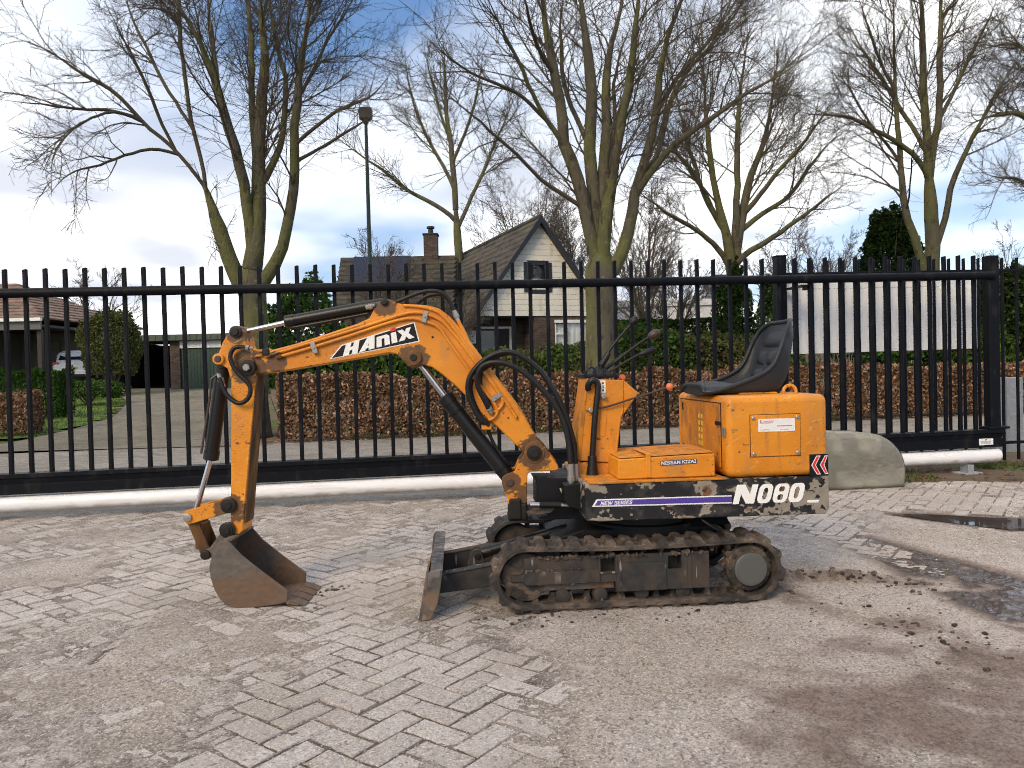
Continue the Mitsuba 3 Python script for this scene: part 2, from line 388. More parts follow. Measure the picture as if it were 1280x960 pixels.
def f_soil(p, n, uv):
    c = mix((0.075, 0.055, 0.040), (0.14, 0.105, 0.075), fbm(p.x * 3, p.y * 3, 0.0, 4))
    return mix(c, (0.06, 0.085, 0.025), smoothstep(0.5, 0.66, fbm(p.x * 0.7 + 5, p.y * 0.7, 0.0, 4)))
procm('m_soil', f_soil, 0.95, 0.15)
def f_lawn(p, n, uv):
    c = mix((0.055, 0.088, 0.018), (0.092, 0.135, 0.030), fbm(p.x * 1.4, p.y * 1.4, 0.0, 4))
    return c * (0.7 + 0.6 * fbm(p.x * 40, p.y * 40, 0.0, 2))
procm('m_lawn', f_lawn, 0.9, 0.2)

def f_bark(p, n, uv):
    c = mix((0.062, 0.054, 0.038), (0.135, 0.122, 0.088), fbm(p.x * 6, p.y * 6, p.z * 2.2, 4))
    green = smoothstep(0.40, 0.62, fbm(p.x * 2.2 + 4, p.y * 2.2, p.z * 0.9, 3))
    c = mix(c, mix((0.085, 0.095, 0.030), (0.15, 0.15, 0.055), F3(p, 9, 3)), green * 0.75)
    c = mix(c, (0.035, 0.030, 0.024), smoothstep(0.60, 0.72, fbm(p.x * 13, p.y * 13, p.z * 3.5, 3)) * 0.7)
    return mix(c, (0.24, 0.23, 0.20), smoothstep(0.68, 0.78, F3(p, 15, 3)) * 0.4)
procm('m_bark', f_bark, 0.9, 0.2, bump=lambda p, n, uv: fbm(p.x * 30, p.y * 30, p.z * 10, 3), bscale=0.02)
plain('m_limb', (0.082, 0.070, 0.048), 0.9, 0.2)
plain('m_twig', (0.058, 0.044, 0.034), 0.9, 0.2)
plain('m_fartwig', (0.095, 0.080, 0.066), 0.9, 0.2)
vc = {'type': 'mesh_attribute', 'name': 'vertex_color'}
scene['m_leaf'] = {'type': 'principledthin', 'base_color': vc, 'roughness': 0.34, 'spec_trans': 0.0, 'diff_trans': 0.5, 'eta': 1.4}
def f_housebrick(p, n, uv):
    h = p.x * 0.933 + p.y * 0.36 - p.x * 0.36 * 0 
    row = p.z / 0.065
    ro = dr.floor(row) * 0.5
    cx = h / 0.21 + ro
    j = dr.maximum(smoothstep(0.38, 0.46, dr.abs(row - dr.floor(row) - 0.5)), smoothstep(0.44, 0.48, dr.abs(cx - dr.floor(cx) - 0.5)))
    c = mix((0.052, 0.038, 0.032), (0.105, 0.074, 0.061), cell_rand(cx, row, 2))
    return mix(c, (0.16, 0.145, 0.13), j * 0.5)
procm('m_housebrick', f_housebrick, 0.9, 0.2)
def f_clad(p, n, uv):
    c = mix((0.70, 0.68, 0.60), (0.80, 0.785, 0.71), F3(p, 0.8, 3))
    return mix(c, (0.30, 0.30, 0.22), smoothstep(0.5, 0.75, fbm(p.x * 3, p.y * 3, p.z * 0.7, 4)) * 0.35)
procm('m_clad', f_clad, 0.7, 0.3)
def f_tile(p, n, uv):
    c = mix((0.036, 0.032, 0.028), (0.076, 0.066, 0.055), cell_rand(p.x * 3.5, p.y * 3.5, dr.floor(p.z * 6)))
    return mix(c, (0.085, 0.085, 0.045), smoothstep(0.50, 0.70, F3(p, 1.3, 4)) * 0.5)
procm('m_tile', f_tile, 0.85, 0.25)
def f_redtile(p, n, uv):
    c = mix((0.13, 0.083, 0.063), (0.24, 0.165, 0.13), cell_rand(p.x * 4, p.y * 4, dr.floor(p.z * 5)))
    return mix(c, (0.10, 0.085, 0.06), smoothstep(0.5, 0.7, F3(p, 1.5, 4)) * 0.5)
procm('m_redtile', f_redtile, 0.85, 0.25)
plain('m_trimdark', (0.020, 0.025, 0.035), 0.4)
plain('m_darkwood', (0.020, 0.017, 0.014), 0.6)
plain('m_greenwood', (0.030, 0.058, 0.042), 0.6)
plain('m_greenroof', (0.060, 0.085, 0.060), 0.6)
plain('m_greywall', (0.13, 0.12, 0.10), 0.8)
plain('m_fascia', (0.10, 0.10, 0.10), 0.5)
plain('m_panelblue', (0.010, 0.017, 0.042), 0.45, 0.25)
plain('m_curtain', (0.62, 0.66, 0.66), 0.8)
plain('m_darkroom', (0.010, 0.010, 0.010), 0.8)
plain('m_glass', (0.015, 0.02, 0.022), 0.06, 0.7)
scene['m_pane'] = {'type': 'thindielectric', 'int_ior': 1.5}
plain('m_carwhite', (0.72, 0.72, 0.72), 0.25, 0.5, 0.0, 1.0)
plain('m_carlamp', (0.45, 0.02, 0.02), 0.2, 0.5)
plain('m_tyre', (0.015, 0.015, 0.015), 0.8)
plain('m_plate', (0.55, 0.42, 0.10), 0.5)
plain('m_lamppole', (0.028, 0.055, 0.042), 0.45)
plain('m_lamphead', (0.11, 0.09, 0.075), 0.5)
plain('m_hall', (0.62, 0.63, 0.64), 0.6)
# ---------------------------------------------------------------- the ground
def sst(a, b, x):
    t = np.clip((x - a) / (b - a), 0, 1)
    return t * t * (3 - 2 * t)
def nfb(x, y, s, o=4, seed=0): return meshkit.fbm(np.stack([x * s, y * s, np.zeros_like(x)], -1), o, seed)
def terrain(x, y):
    return np.clip((y - 14.5) * 0.035, 0, 0.9) + 0.03 * np.clip(-x - 16, 0, 8) * sst(18, 30, y)
def seg_dist(x, y, pts):
    """Distance to a polyline and the way along it."""
    best, along, s0 = np.full(x.shape, 1e9), np.zeros(x.shape), 0.0
    for (ax, ay), (bx, by) in zip(pts[:-1], pts[1:]):
        L = math.hypot(bx - ax, by - ay)
        t = np.clip(((x - ax) * (bx - ax) + (y - ay) * (by - ay)) / L ** 2, 0, 1)
        d = np.hypot(x - ax - t * (bx - ax), y - ay - t * (by - ay))
        along = np.where(d < best, s0 + t * L, along); best = np.minimum(best, d); s0 += L
    return best, along
def und(x, y): return 0.010 * (nfb(x, y, 0.8, 3, 31) - 0.5)

PRINT = [(1.15, 4.12), (1.45, 4.08), (1.77, 4.06), (1.95, 3.89), (2.14, 3.72)]
WET = [(1.80, 5.75), (2.10, 5.25), (2.22, 4.75), (2.30, 4.2), (2.35, 3.6), (2.45, 3.05)]
PUDDLE = [(2.84, 5.70), (3.05, 5.66), (3.35, 5.50), (3.75, 5.36), (4.1, 5.15), (4.0, 4.98), (3.62, 5.06), (3.3, 5.12), (3.12, 5.34), (2.98, 5.50)]
PUD = Polygon(PUDDLE)
LINE = [(-1.73, 3.09), (-1.78, 3.51), (-1.78, 4.34), (-2.04, 6.35)]
def pud_in(x, y, grow=0.0):
    return shapely.contains_xy(PUD.buffer(grow), x, y).astype(float)

def sand_fields(x, y):
    n1, n2, n3 = nfb(x, y, 1.1, 4, 3), nfb(x, y, 3.7, 4, 7), nfb(x, y, 11, 3, 12)
    n4 = nfb(x, y, 42, 2, 15)
    n5 = meshkit.fbm(np.stack([(x * -.86 + y * .5) * 0.9, (x * .5 + y * .86) * 7.0, 0 * x], -1), 4, 52)
    vis = np.exp(-(((x + 0.66 + 0.06 * (y - 3)) / (0.26 + 0.14 * (y - 2.2))) ** 2 + ((y - 3.1) / 0.95) ** 2) ** 1.2)
    vis2 = np.exp(-(((x + 0.70) / 0.75) ** 2 + ((y - 4.6) / 1.5) ** 2) ** 1.5)
    cov = 0.50 - 0.07 * sst(0.3, -0.3, x) + 1.0 * (n1 - 0.5) + 0.85 * (n2 - 0.5) + 0.45 * (n3 - 0.5) + 0.40 * (n4 - 0.5) - 0.46 * vis - 0.20 * vis2
    cov += 0.55 * sst(-0.12, 0.32, x + 0.12 * (n2 - 0.5)) * sst(4.4, 3.5, y)
    cov += 0.30 * sst(0.9, 1.4, x) * sst(5.2, 4.0, y)
    cov += 0.24 * sst(-0.95, -1.35, x) * sst(4.0, 3.2, y) 
    cov -= 0.12 * sst(1.7, 2.3, x) * sst(4.4, 5.0, y)
    dp, sp = seg_dist(x, y, PRINT)
    dw, sw = seg_dist(x, y, WET)
    mud = 0.72 * sst(3.0, 2.25, y - 1.1 * (n1 - 0.5) - 0.9 * (n5 - .5) - 0.4 * (n2 - .5) - 0.10 * np.clip(x - 1.0, 0, 1)) * sst(0.35, 0.95, x + 0.7 * (n2 - 0.5)) * sst(0.25, 0.60, 0.3 * n2 + 0.25 * n3 + 0.45 * n5 + 0.05)
    mud = np.maximum(mud, 0.62 * np.exp(-(dp / 0.13) ** 2) * sst(0.22, 0.52, n2 + 0.12))
    d2, _ = seg_dist(x, y, [(1.30, 3.80), (1.64, 3.35), (1.72, 3.0), (1.86, 2.78), (2.3, 2.6)])
    mud = np.maximum(mud, 0.66 * np.exp(-(d2 / 0.20) ** 2) * sst(0.36, 0.62, n2))
    mud = np.maximum(mud, 0.55 * np.exp(-(((x + 1.75) / 0.35) ** 2 + ((y - 2.55) / 0.42) ** 2)) * sst(0.36, 0.6, n2))
    d3, _ = seg_dist(x, y, [(-2.30, 3.30), (-2.38, 3.8), (-2.45, 4.25)])
    mud = np.maximum(mud, 0.55 * np.exp(-(d3 / 0.10) ** 2) * sst(0.4, 0.6, n2))
    mud = np.maximum(mud, 0.5 * np.exp(-(((x - 1.25) / 0.55) ** 2 + ((y - 3.15) / 0.35) ** 2)) * sst(0.46, 0.66, n2))
    mud = np.maximum(mud, 0.40 * np.exp(-(((x - 0.1) / 0.45) ** 2 + ((y - 3.50) / 0.10) ** 2)) * sst(0.4, 0.6, n2))
    d4, _ = seg_dist(x, y, [(0.40, 2.52), (0.72, 2.62), (1.02, 2.74), (1.32, 2.74), (1.62, 2.96), (1.72, 3.10)])
    dust = np.exp(-(d4 / 0.055) ** 2) * sst(0.35, 0.65, n2)
    d5, _ = seg_dist(x, y, [(0.50, 2.50), (0.60, 2.2), (0.66, 2.0)])
    dust = np.maximum(dust, np.exp(-(np.abs(d5 - 0.05) / 0.022) ** 2) * sst(0.35, 0.6, n2))
    mud *= 1 - 0.85 * dust
    wet = np.exp(-(np.maximum(dw - 0.07 - 0.20 * sst(5.2, 3.4, y), 0) / 0.10) ** 2) * sst(0.28, 0.50, 0.4 * n2 + 0.3 * n5 + 0.3 * n3 + 0.03)
    uvy = np.maximum(mud, 0.98 * wet)
    mud = np.maximum(mud, 0.42 * sst(0.2, 1.2, x) * sst(3.6, 2.8, y) * sst(0.36, 0.62, 0.35 * n2 + 0.65 * n5))
    uvy = np.maximum(mud, 0.98 * wet)
    d6, _ = seg_dist(x, y, LINE)
    cov -= 0.9 * np.exp(-(d6 / 0.012) ** 2)
    pd = pud_in(x, y, 0.10)
    uvy = np.maximum(uvy, 0.75 * pd)
    h = -0.0070 + 0.0145 * np.clip(cov, 0.0, 1.5) + 0.0022 * (n4 - 0.5) + 0.006 * (n3 - 0.5) * np.clip(cov, 0, 1)
    lump = np.maximum(0, np.sin(sp * 2 * PI / 0.088 + 1.2 * (n2 - 0.5))) ** 0.7
    h += 0.032 * lump * np.exp(-((dp - 0.02) / 0.075) ** 2) * sst(0.36, 0.55, n2) + 0.012 * np.exp(-(d2 / 0.16) ** 2) * (n3 + n2 - 0.7) + 0.010 * dust * n3
    h += 0.012 * np.where(mud > 0.25, (n3 - 0.45) * mud, 0) + 0.006 * (n5 - 0.5) * sst(0.3, 1.0, x) * sst(4.0, 3.0, y)
    h += -0.004 * wet * (0.5 + n3)
    h = np.where(pd > 0, np.minimum(h, -0.010 + 0.004 * n3), h)
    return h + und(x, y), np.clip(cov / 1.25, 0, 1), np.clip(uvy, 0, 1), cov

def axis(stops):
    out = [stops[0][0]]
    for (a, s0), (b, s1) in zip(stops[:-1], stops[1:]):
        while out[-1] < b - 1e-9:
            t = (out[-1] - a) / (b - a)
            out.append(min(b, out[-1] + s0 + (s1 - s0) * t))
    return np.array(out)
def grid_mesh(xs, ys, fz):
    X, Y = np.meshgrid(xs, ys)
    Z = fz(X, Y)
    nx = len(xs)
    k = (np.arange(len(ys) - 1)[:, None] * nx + np.arange(nx - 1)[None]).ravel()
    return np.column_stack([X.ravel(), Y.ravel(), Z.ravel()]), quads(np.stack([k, k + 1, k + 1 + nx, k + nx], 1))

TH = math.radians(7.2)
GA = np.array([-4.315, 6.414, 0.0]); GD = np.array([math.cos(TH), math.sin(TH), 0]); GN = np.array([-math.sin(TH), math.cos(TH), 0])
def gate_fr(v):
    """(along, depth, height) of the gate line -> world."""
    return GA + v[:, :1] * GD + v[:, 1:2] * GN + np.column_stack([0 * v[:, 0], 0 * v[:, 0], v[:, 2] + 0.0062 * v[:, 0]])
def gate_y(x): return GA[1] + (x - GA[0]) * math.tan(TH)

xs = axis([(-9, 0.08), (-3.2, 0.028), (-2.0, 0.0135), (2.4, 0.0135), (4.5, 0.035), (9, 0.08)])
ys = axis([(1.5, 0.02), (2.1, 0.0125), (3.0, 0.0125), (4.5, 0.020), (6.4, 0.036), (8.6, 0.05)])
def yard_z(X, Y):
    global YF
    YF = sand_fields(X, Y)
    h = YF[0]
    return np.where(Y > gate_y(X) - 0.05, np.minimum(h, 0.004), h)
yv, yf = grid_mesh(xs, ys, yard_z)
cen = yv[yf].mean(1)
yf = yf[cen[:, 1] < gate_y(cen[:, 0]) + 0.16]
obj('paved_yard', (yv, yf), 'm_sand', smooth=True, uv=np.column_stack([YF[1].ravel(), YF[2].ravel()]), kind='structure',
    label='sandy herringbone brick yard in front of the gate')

# herringbone bricks, each with its own tilt; the 300 that show largest are parts of the yard
rng = np.random.default_rng(11)
Lb, Wb, gap = 0.21, 0.105, 0.0115
ang = math.radians(-37.0)
ca, sa = math.cos(ang), math.sin(ang)
bricks = []
for i in range(-110, 111):
    for j in range(-110, 111):
        k = (i + j) % 4
        if k == 0: c, rot = ((i + 1.0) * Wb, (j + 0.5) * Wb), 0
        elif k == 2: c, rot = ((i + 0.5) * Wb, (j + 1.0) * Wb), 1
        else: continue
        x, y = c[0] * ca - c[1] * sa, 4.0 + c[0] * sa + c[1] * ca
        if not (1.6 < y < gate_y(x) - 0.02): continue
        if abs(x) > 0.75 * y + 0.35 or x > 7.5: continue
        bricks.append((x, y, rot))
bricks = np.array(bricks)
bc = sand_fields(bricks[:, 0], bricks[:, 1])[3]
bricks, bc = bricks[bc < 1.02], bc[bc < 1.02]
def brick_mesh(r):
    hx, hy, b = (Lb - gap) / 2, (Wb - gap) / 2, 0.005
    out = []
    for z, k in ((-0.045, 0), (-b, 0), (0, b)):
        out += [(-hx + k, -hy + k, z), (hx - k, -hy + k, z), (hx - k, hy - k, z), (-hx + k, hy - k, z)]
    v = np.array(out)
    v[8:, :2] += r.uniform(-0.005, 0.005, (4, 2)); v[4:8, :2] += r.uniform(-0.003, 0.003, (4, 2)); v[8:, 2] += r.uniform(-0.0015, 0.0008, 4)
    q = [[a + o, (a + 1) % 4 + o, (a + 1) % 4 + o + 4, a + o + 4] for o in (0, 4) for a in range(4)] + [[8, 9, 10, 11]]
    return v, quads(q)
NV = 10
variants = [brick_mesh(rng) for _ in range(NV)]
tone = np.linspace(0, 1, NV)
vp = [mikit.ply(m, 'm_paver', uv=np.tile([[tone[k], 0.5]], (len(m[0]), 1))) for k, m in enumerate(variants)]
dist = np.hypot(bricks[:, 0], bricks[:, 1])
score = dist + 3.0 * np.clip(bc - 0.45, 0, 1) + np.where(np.abs(bricks[:, 0]) > 0.68 * bricks[:, 1] + 0.05, 50, 0) + np.where(bricks[:, 1] < 2.2, 20, 0)
order = np.argsort(score)
bm_v, bm_f, bm_uv, nb = [], [], [], 0
bund = und(bricks[:, 0], bricks[:, 1])
bpd = pud_in(bricks[:, 0], bricks[:, 1], 0.16)
for r, i in enumerate(order):
    x, y, rot = bricks[i]
    k = int(rng.integers(NV))
    deg = math.degrees(ang) + 90 * rot + rng.normal(0, 0.7) + 180 * int(rng.integers(2))
    tx, ty = rng.normal(0, 0.55, 2)
    z = float(bund[i] + rng.normal(0, 0.0013) - 0.014 * bpd[i])
    M = T().translate([float(x), float(y), z]).rotate([0, 0, 1], deg).rotate([1, 0, 0], float(tx)).rotate([0, 1, 0], float(ty))
    if r < 300:
        key = numbered('paved_yard__brick')
        scene[key] = {**vp[k], 'to_world': M}
    else:
        m = np.array(M.matrix, float)
        v = variants[k][0] @ m[:3, :3].T + m[:3, 3]
        bm_v.append(v); bm_f.append(variants[k][1] + nb); nb += len(v)
        bm_uv.append(np.tile([[tone[k], 0.5]], (len(v), 1)))
obj('further_bricks', (np.vstack(bm_v), np.vstack(bm_f)), 'm_paver', 'paved_yard', uv=np.vstack(bm_uv), kind='stuff')

# puddle, clods and grit
pp = PUD.buffer(0.05).buffer(-0.02)
pv, pf, _ = ear(pp.simplify(0.004))
pz = float(und(np.array([3.4]), np.array([5.3]))[0])
a, b_, c_ = pv[pf[:, 0]], pv[pf[:, 1]], pv[pf[:, 2]]
ng = ((b_ - a)[:, 0] * (c_ - a)[:, 1] - (b_ - a)[:, 1] * (c_ - a)[:, 0]) < 0
pf[ng] = pf[ng][:, ::-1]
obj('puddle', (np.column_stack([pv, np.full(len(pv), pz - 0.003)]), pf), 'm_puddle', kind='structure', label='shallow rain puddle on the paving near the right edge')

ico = trimesh.creation.icosphere(subdivisions=1)
iv, if_ = np.array(ico.vertices), np.array(ico.faces)
def scatter(n, pick, rad, r):
    ms = []
    for _ in range(n):
        x, y = pick(r)
        s = rad(r) * r.uniform(0.7, 1.3, 3) * np.array([1, 1, 0.6])
        v = iv * s * (1 + 0.35 * (r.random((len(iv), 1)) - 0.5))
        th = r.uniform(0, 2 * PI)
        v = np.column_stack([v[:, 0] * math.cos(th) - v[:, 1] * math.sin(th), v[:, 0] * math.sin(th) + v[:, 1] * math.cos(th), v[:, 2]])
        z = sand_fields(np.array([x]), np.array([y]))[0][0]
        ms.append((v + [x, y, max(z, -0.002) + s[2] * 0.35], if_))
    return cat(ms)
def along(pts, spread):
    p = np.array(pts, float)
    def f(r):
        k = r.integers(len(p) - 1); t = r.random()
        q = p[k] * (1 - t) + p[k + 1] * t + r.normal(0, spread, 2)
        return q
    return f
cl = [scatter(90, along(PRINT, 0.07), lambda r: r.uniform(0.004, 0.014), rng), scatter(70, along([(1.3, 3.8), (1.64, 3.35), (1.72, 3.0), (1.9, 2.75)], 0.12), lambda r: r.uniform(0.003, 0.013), rng),
      scatter(14, along([(-1.04, 4.02), (-0.86, 4.16)], 0.03), lambda r: r.uniform(0.005, 0.016), rng), scatter(50, along([(-0.2, 3.5), (0.9, 3.56)], 0.07), lambda r: r.uniform(0.003, 0.010), rng),
      scatter(70, lambda r: (r.uniform(0.7, 2.3), r.uniform(2.1, 3.3)), lambda r: r.uniform(0.0015, 0.005), rng)]
obj('mud_clods', cl, 'm_mudrubber', kind='stuff', label='crumbs of brown mud scattered over the yard')
gr = [scatter(420, lambda r: (r.uniform(-2.2, 2.4), 2.0 + 3.0 * r.random() ** 1.6), lambda r: r.uniform(0.0015, 0.005), rng)]
obj('loose_grit', gr, 'm_concrete', kind='stuff', label='pale grit lying loose on the bricks')

# street, soil, lawn, driveway
gx = axis([(-400, 90), (-40, 4), (-30, 2.0), (30, 2.0), (40, 4), (400, 90)]); gy = axis([(-60, 20), (0, 10), (12, 1), (45, 1.5), (60, 8), (3000, 700)])
obj('ground', grid_mesh(gx, gy, lambda X, Y: terrain(X, Y) - 0.09), 'm_soil', smooth=True, kind='structure', label='brown soil with sparse moss')
def street_edge(x): return 13.45 + 0.16 * (x + 4.2)
sx = axis([(-60, 3), (60, 3)])
def strip_mesh(xs_, y0f, y1f, n, zf):
    t = np.linspace(0, 1, n)
    X = np.repeat(xs_[None], n, 0); Y = y0f(X) * (1 - t[:, None]) + y1f(X) * t[:, None]
    nx = len(xs_)
    k = (np.arange(n - 1)[:, None] * nx + np.arange(nx - 1)[None]).ravel()
    return np.column_stack([X.ravel(), Y.ravel(), zf(X, Y).ravel()]), quads(np.stack([k, k + 1, k + 1 + nx, k + nx], 1))
obj('street', strip_mesh(sx, lambda x: gate_y(x) - 0.6, street_edge, 10, lambda X, Y: 0 * X - 0.035), 'm_street', smooth=True, kind='structure', label='grey brick street behind the gate')
# driveway rising to the garage: a strip whose centre line bends left
dv, df = [], []
for k, t in enumerate(np.linspace(0, 1, 24)):
    y = 13.0 + t * 22.0
    l = np.interp(y, [13, 17, 20, 26, 30, 35], [-9.6, -9.8, -10.4, -13.0, -15.3, -18.6]); r_ = np.interp(y, [13, 17, 24, 35], [-4.6, -5.4, -8.6, -11.4])
    for q in np.linspace(0, 1, 5):
        x = l * (1 - q) + r_ * q
        dv.append((x, y, float(terrain(np.array(x), np.array(y))) - 0.02))
    if k: df += [[(k - 1) * 5 + q, (k - 1) * 5 + q + 1, k * 5 + q + 1, k * 5 + q] for q in range(4)]
obj('driveway', (np.array(dv), quads(df)), 'm_drive', smooth=True, kind='structure', label='grey paved driveway leading to the garage')
lx = axis([(-30, 0.6), (-9, 0.6)]); ly = axis([(15.6, 0.5), (31, 0.6)])
lv, lf = grid_mesh(lx, ly, lambda X, Y: terrain(X, Y) - 0.05 + 0.03 * nfb(X, Y, 1.2, 3, 5))
c = lv[lf].mean(1)
lf = lf[c[:, 0] < np.interp(c[:, 1], [15, 17, 20, 26, 30, 35], [-9.75, -9.95, -10.55, -13.2, -15.5, -18.8])]
obj('lawn', (lv, lf), 'm_lawn', smooth=True, kind='structure', label='green lawn left of the driveway')
def tufts(xy, z, h, r, per=5, lean=0.5):
    """Grass blades: one narrow triangle pair each."""
    n = len(xy) * per
    p = np.repeat(xy, per, 0) + r.normal(0, 0.03, (n, 2)); z = np.repeat(z, per)
    th = r.uniform(0, 2 * PI, n); H = h * r.uniform(0.5, 1.2, n); w = 0.004 + 0.05 * H
    dx, dy = np.cos(th), np.sin(th)
    L = H * r.uniform(0.1, lean, n)
    b0 = np.column_stack([p[:, 0] - dy * w, p[:, 1] + dx * w, z]); b1 = np.column_stack([p[:, 0] + dy * w, p[:, 1] - dx * w, z])
    tip = np.column_stack([p[:, 0] + dx * L, p[:, 1] + dy * L, z + H])
    return np.stack([b0, b1, tip], 1).reshape(-1, 3), np.arange(3 * n).reshape(-1, 3)
def leafcol(n, per, cols, r, jit=0.25):
    c = np.array(cols)[r.integers(len(cols), size=n)] * r.uniform(1 - jit, 1 + jit, (n, 1))
    return np.repeat(c, per, 0)
p = np.column_stack([rng.uniform(-24, -9.8, 9000), rng.uniform(15.7, 30, 9000)])
p = p[p[:, 0] < np.interp(p[:, 1], [15, 17, 20, 26, 30, 35], [-9.75, -9.95, -10.55, -13.2, -15.5, -18.8])]
m = tufts(p, terrain(p[:, 0], p[:, 1]) - 0.04, 0.07, rng, 3)
obj('lawn_grass', m, 'm_leaf', color=leafcol(len(m[0]) // 3, 3, [(0.06, 0.105, 0.02), (0.09, 0.14, 0.03), (0.05, 0.085, 0.018)], rng), kind='stuff', label='grass blades of the lawn')
# verge of soil, weeds and dead leaves under the right end of the gate
vx = axis([(2.2, 0.07), (9.5, 0.1)])
def verge_lo(x): return gate_y(x) - np.interp(x, [2.2, 3.0, 4.2, 5.0, 9], [0.05, 0.22, 0.42, 0.75, 1.1]) + 0.10 * (nfb(x, x, 2.1, 3, 8) - 0.5)
vv, vf = strip_mesh(vx, verge_lo, lambda x: gate_y(x) + 1.4, 40, lambda X, Y: 0.014 + 0.03 * (nfb(X, Y, 3.2, 4, 21) - 0.35) * sst(0, 0.3, Y - verge_lo(X)) - 0.02 * sst(0.15, 0.0, Y - verge_lo(X)))
obj('verge', (vv, vf), 'm_soil', smooth=True, kind='structure', label='strip of soil and weeds below the gate end')
p = np.column_stack([rng.uniform(2.5, 8.5, 2600), np.zeros(2600)])
p[:, 1] = verge_lo(p[:, 0]) + 0.05 + rng.random(2600) * 1.3
p = p[nfb(p[:, 0], p[:, 1], 1.6, 3, 40) > 0.47]
m = tufts(p, 0 * p[:, 0] + 0.005, 0.06, rng, 4, 1.2)
obj('verge_grass', m, 'm_leaf', color=leafcol(len(m[0]) // 3, 3, [(0.06, 0.12, 0.02), (0.10, 0.14, 0.035), (0.16, 0.13, 0.06)], rng), kind='stuff', label='short grass and weeds below the gate end')
def lying_leaves(p, z, s, cols, r):
    n = len(p)
    th = r.uniform(0, 2 * PI, n); S = s * r.uniform(0.6, 1.3, n)
    a = np.column_stack([np.cos(th), np.sin(th)]); b = np.column_stack([-a[:, 1], a[:, 0]])
    def pt(u, v, h): return np.column_stack([p + a * (u * S)[:, None] + b * (v * S)[:, None], z + h * S * r.uniform(0.2, 1, n)])
    V = np.stack([pt(-1, 0, 0.1), pt(0, -0.5, 0.5), pt(1, 0, 0.1), pt(0, 0.5, 0.5)], 1).reshape(-1, 3)
    return V, quads(np.arange(4 * n).reshape(-1, 4)), leafcol(n, 4, cols, r)
p = np.column_stack([rng.uniform(2.6, 8.5, 700), np.zeros(700)]); p[:, 1] = verge_lo(p[:, 0]) - 0.1 + rng.random(700) * 1.4
V, Fq, C = lying_leaves(p, 0 * p[:, 0] + 0.018, 0.022, [(0.16, 0.085, 0.045), (0.22, 0.13, 0.07), (0.10, 0.06, 0.035)], rng)
obj('dead_leaves', (V, Fq), 'm_leaf', color=C, kind='stuff', label='brown dead leaves on the verge')
# ---------------------------------------------------------------- gate, fence, board, block
G = thing('sliding_gate', 'long black steel sliding gate with vertical bars and a white tube along its foot', 'gate')
def gobj(name, mesh, mat, parent, **k): return obj(name, mesh, mat, parent, fr=gate_fr, **k)
def profile(pts, s0, s1):
    """An outline in (depth, height) extruded along the gate."""
    v, f = prism([(-a, b) for a, b in pts], s0, s1)
    return np.column_stack([v[:, 1], -v[:, 0], v[:, 2]]), f
gobj('bottom_beam', profile([(-0.06, 0.213), (0.06, 0.213), (0.06, 0.386), (-0.075, 0.386), (-0.075, 0.352), (-0.06, 0.345), (-0.052, 0.30), (-0.060, 0.292)], -3.5, 9.165), 'm_gate', G)
gobj('top_rail', soft_rail := profile([(-0.055 + 0.039 * math.cos(t) * 1.0, 1.887 + 0.040 * math.sin(t)) for t in np.linspace(0, 2 * PI, 25)[:-1]], -3.5, 9.10), 'm_gate', G, smooth=40)
def bar_mesh(w, z0, z1, d=0.035):
    v, f = box(-w / 2, w / 2, -d / 2, d / 2, z0, z1, 0.004)
    v = v.copy()
    v[v[:, 2] > z1 - 0.02, 2] -= np.where(v[v[:, 2] > z1 - 0.02, 0] > 0, 0.0, 0.006)
    return v, f
bar = bar_mesh(0.0325, 0.37, 2.095)
for k in range(-20, 60):
    s = 0.102 + 0.1584 * k if k < 0 else float(np.interp(k, [0, 12, 25, 36, 44, 49, 55, 56], [.102, 2.002, 4.063, 5.799, 7.07, 7.85, 8.77, 8.932]))
    if k > 56: break
    if s > 9.0: break
    tl = 0.0016 * math.sin(k * 12.9898 + 1.3)
    gobj('bar', (bar[0] + np.column_stack([s + tl * (bar[0][:, 2] - .4), 0.004 + 0.002 * math.sin(k * 7.1) + 0 * bar[0][:, 2], 0.004 * math.sin(k * 3.7) + 0 * bar[0][:, 2]]), bar[1]), 'm_gate', G)
gobj('end_post', box(9.055, 9.165, -0.05, 0.05, 0.387, 2.085, 0.006), 'm_gate', G)
gobj('post_foot', box(9.02, 9.235, -0.08, 0.08, 0.388, 0.412, 0.004), 'm_gate', G)
gobj('foot_tube', rod((-3.5, -0.005, 0.128), (9.16, -0.005, 0.128), [(0, 0.06), (0.01, 0.070), (12.64, 0.070), (12.66, 0.062)], 28), 'm_tube', G, smooth=40, label='white round tube under the bottom beam of the gate')
for s_ in (-1.2, 1.85, 4.9, 7.95): gobj('tube_joint', rod((s_, -0.005, 0.128), (s_ + .012, -0.005, 0.128), [(0, 0.0695), (.002, 0.0722), (.010, 0.0722), (.012, 0.0695)], 28), 'm_tube', G, smooth=40)
gobj('maker_plate', box(8.913, 9.062, -0.0635, -0.0605, 0.238, 0.300, 0), 'm_white', G, label='small white plate on the gate beam')
gobj('plate_print', [box(8.93, 9.04, -0.0645, -0.0636, 0.25 + 0.011 * q, 0.2535 + 0.011 * q, 0) for q in range(3)] + [box(8.975, 8.995, -0.0645, -0.0636, 0.283, 0.294, 0)], 'm_fascia', G)
gobj('roller_bracket', [box(8.80, 8.86, -0.06, 0.06, -0.03, 0.05, 0.004), box(8.72, 8.94, -0.08, 0.08, -0.050, -0.028, 0.003)], 'm_galv', G)
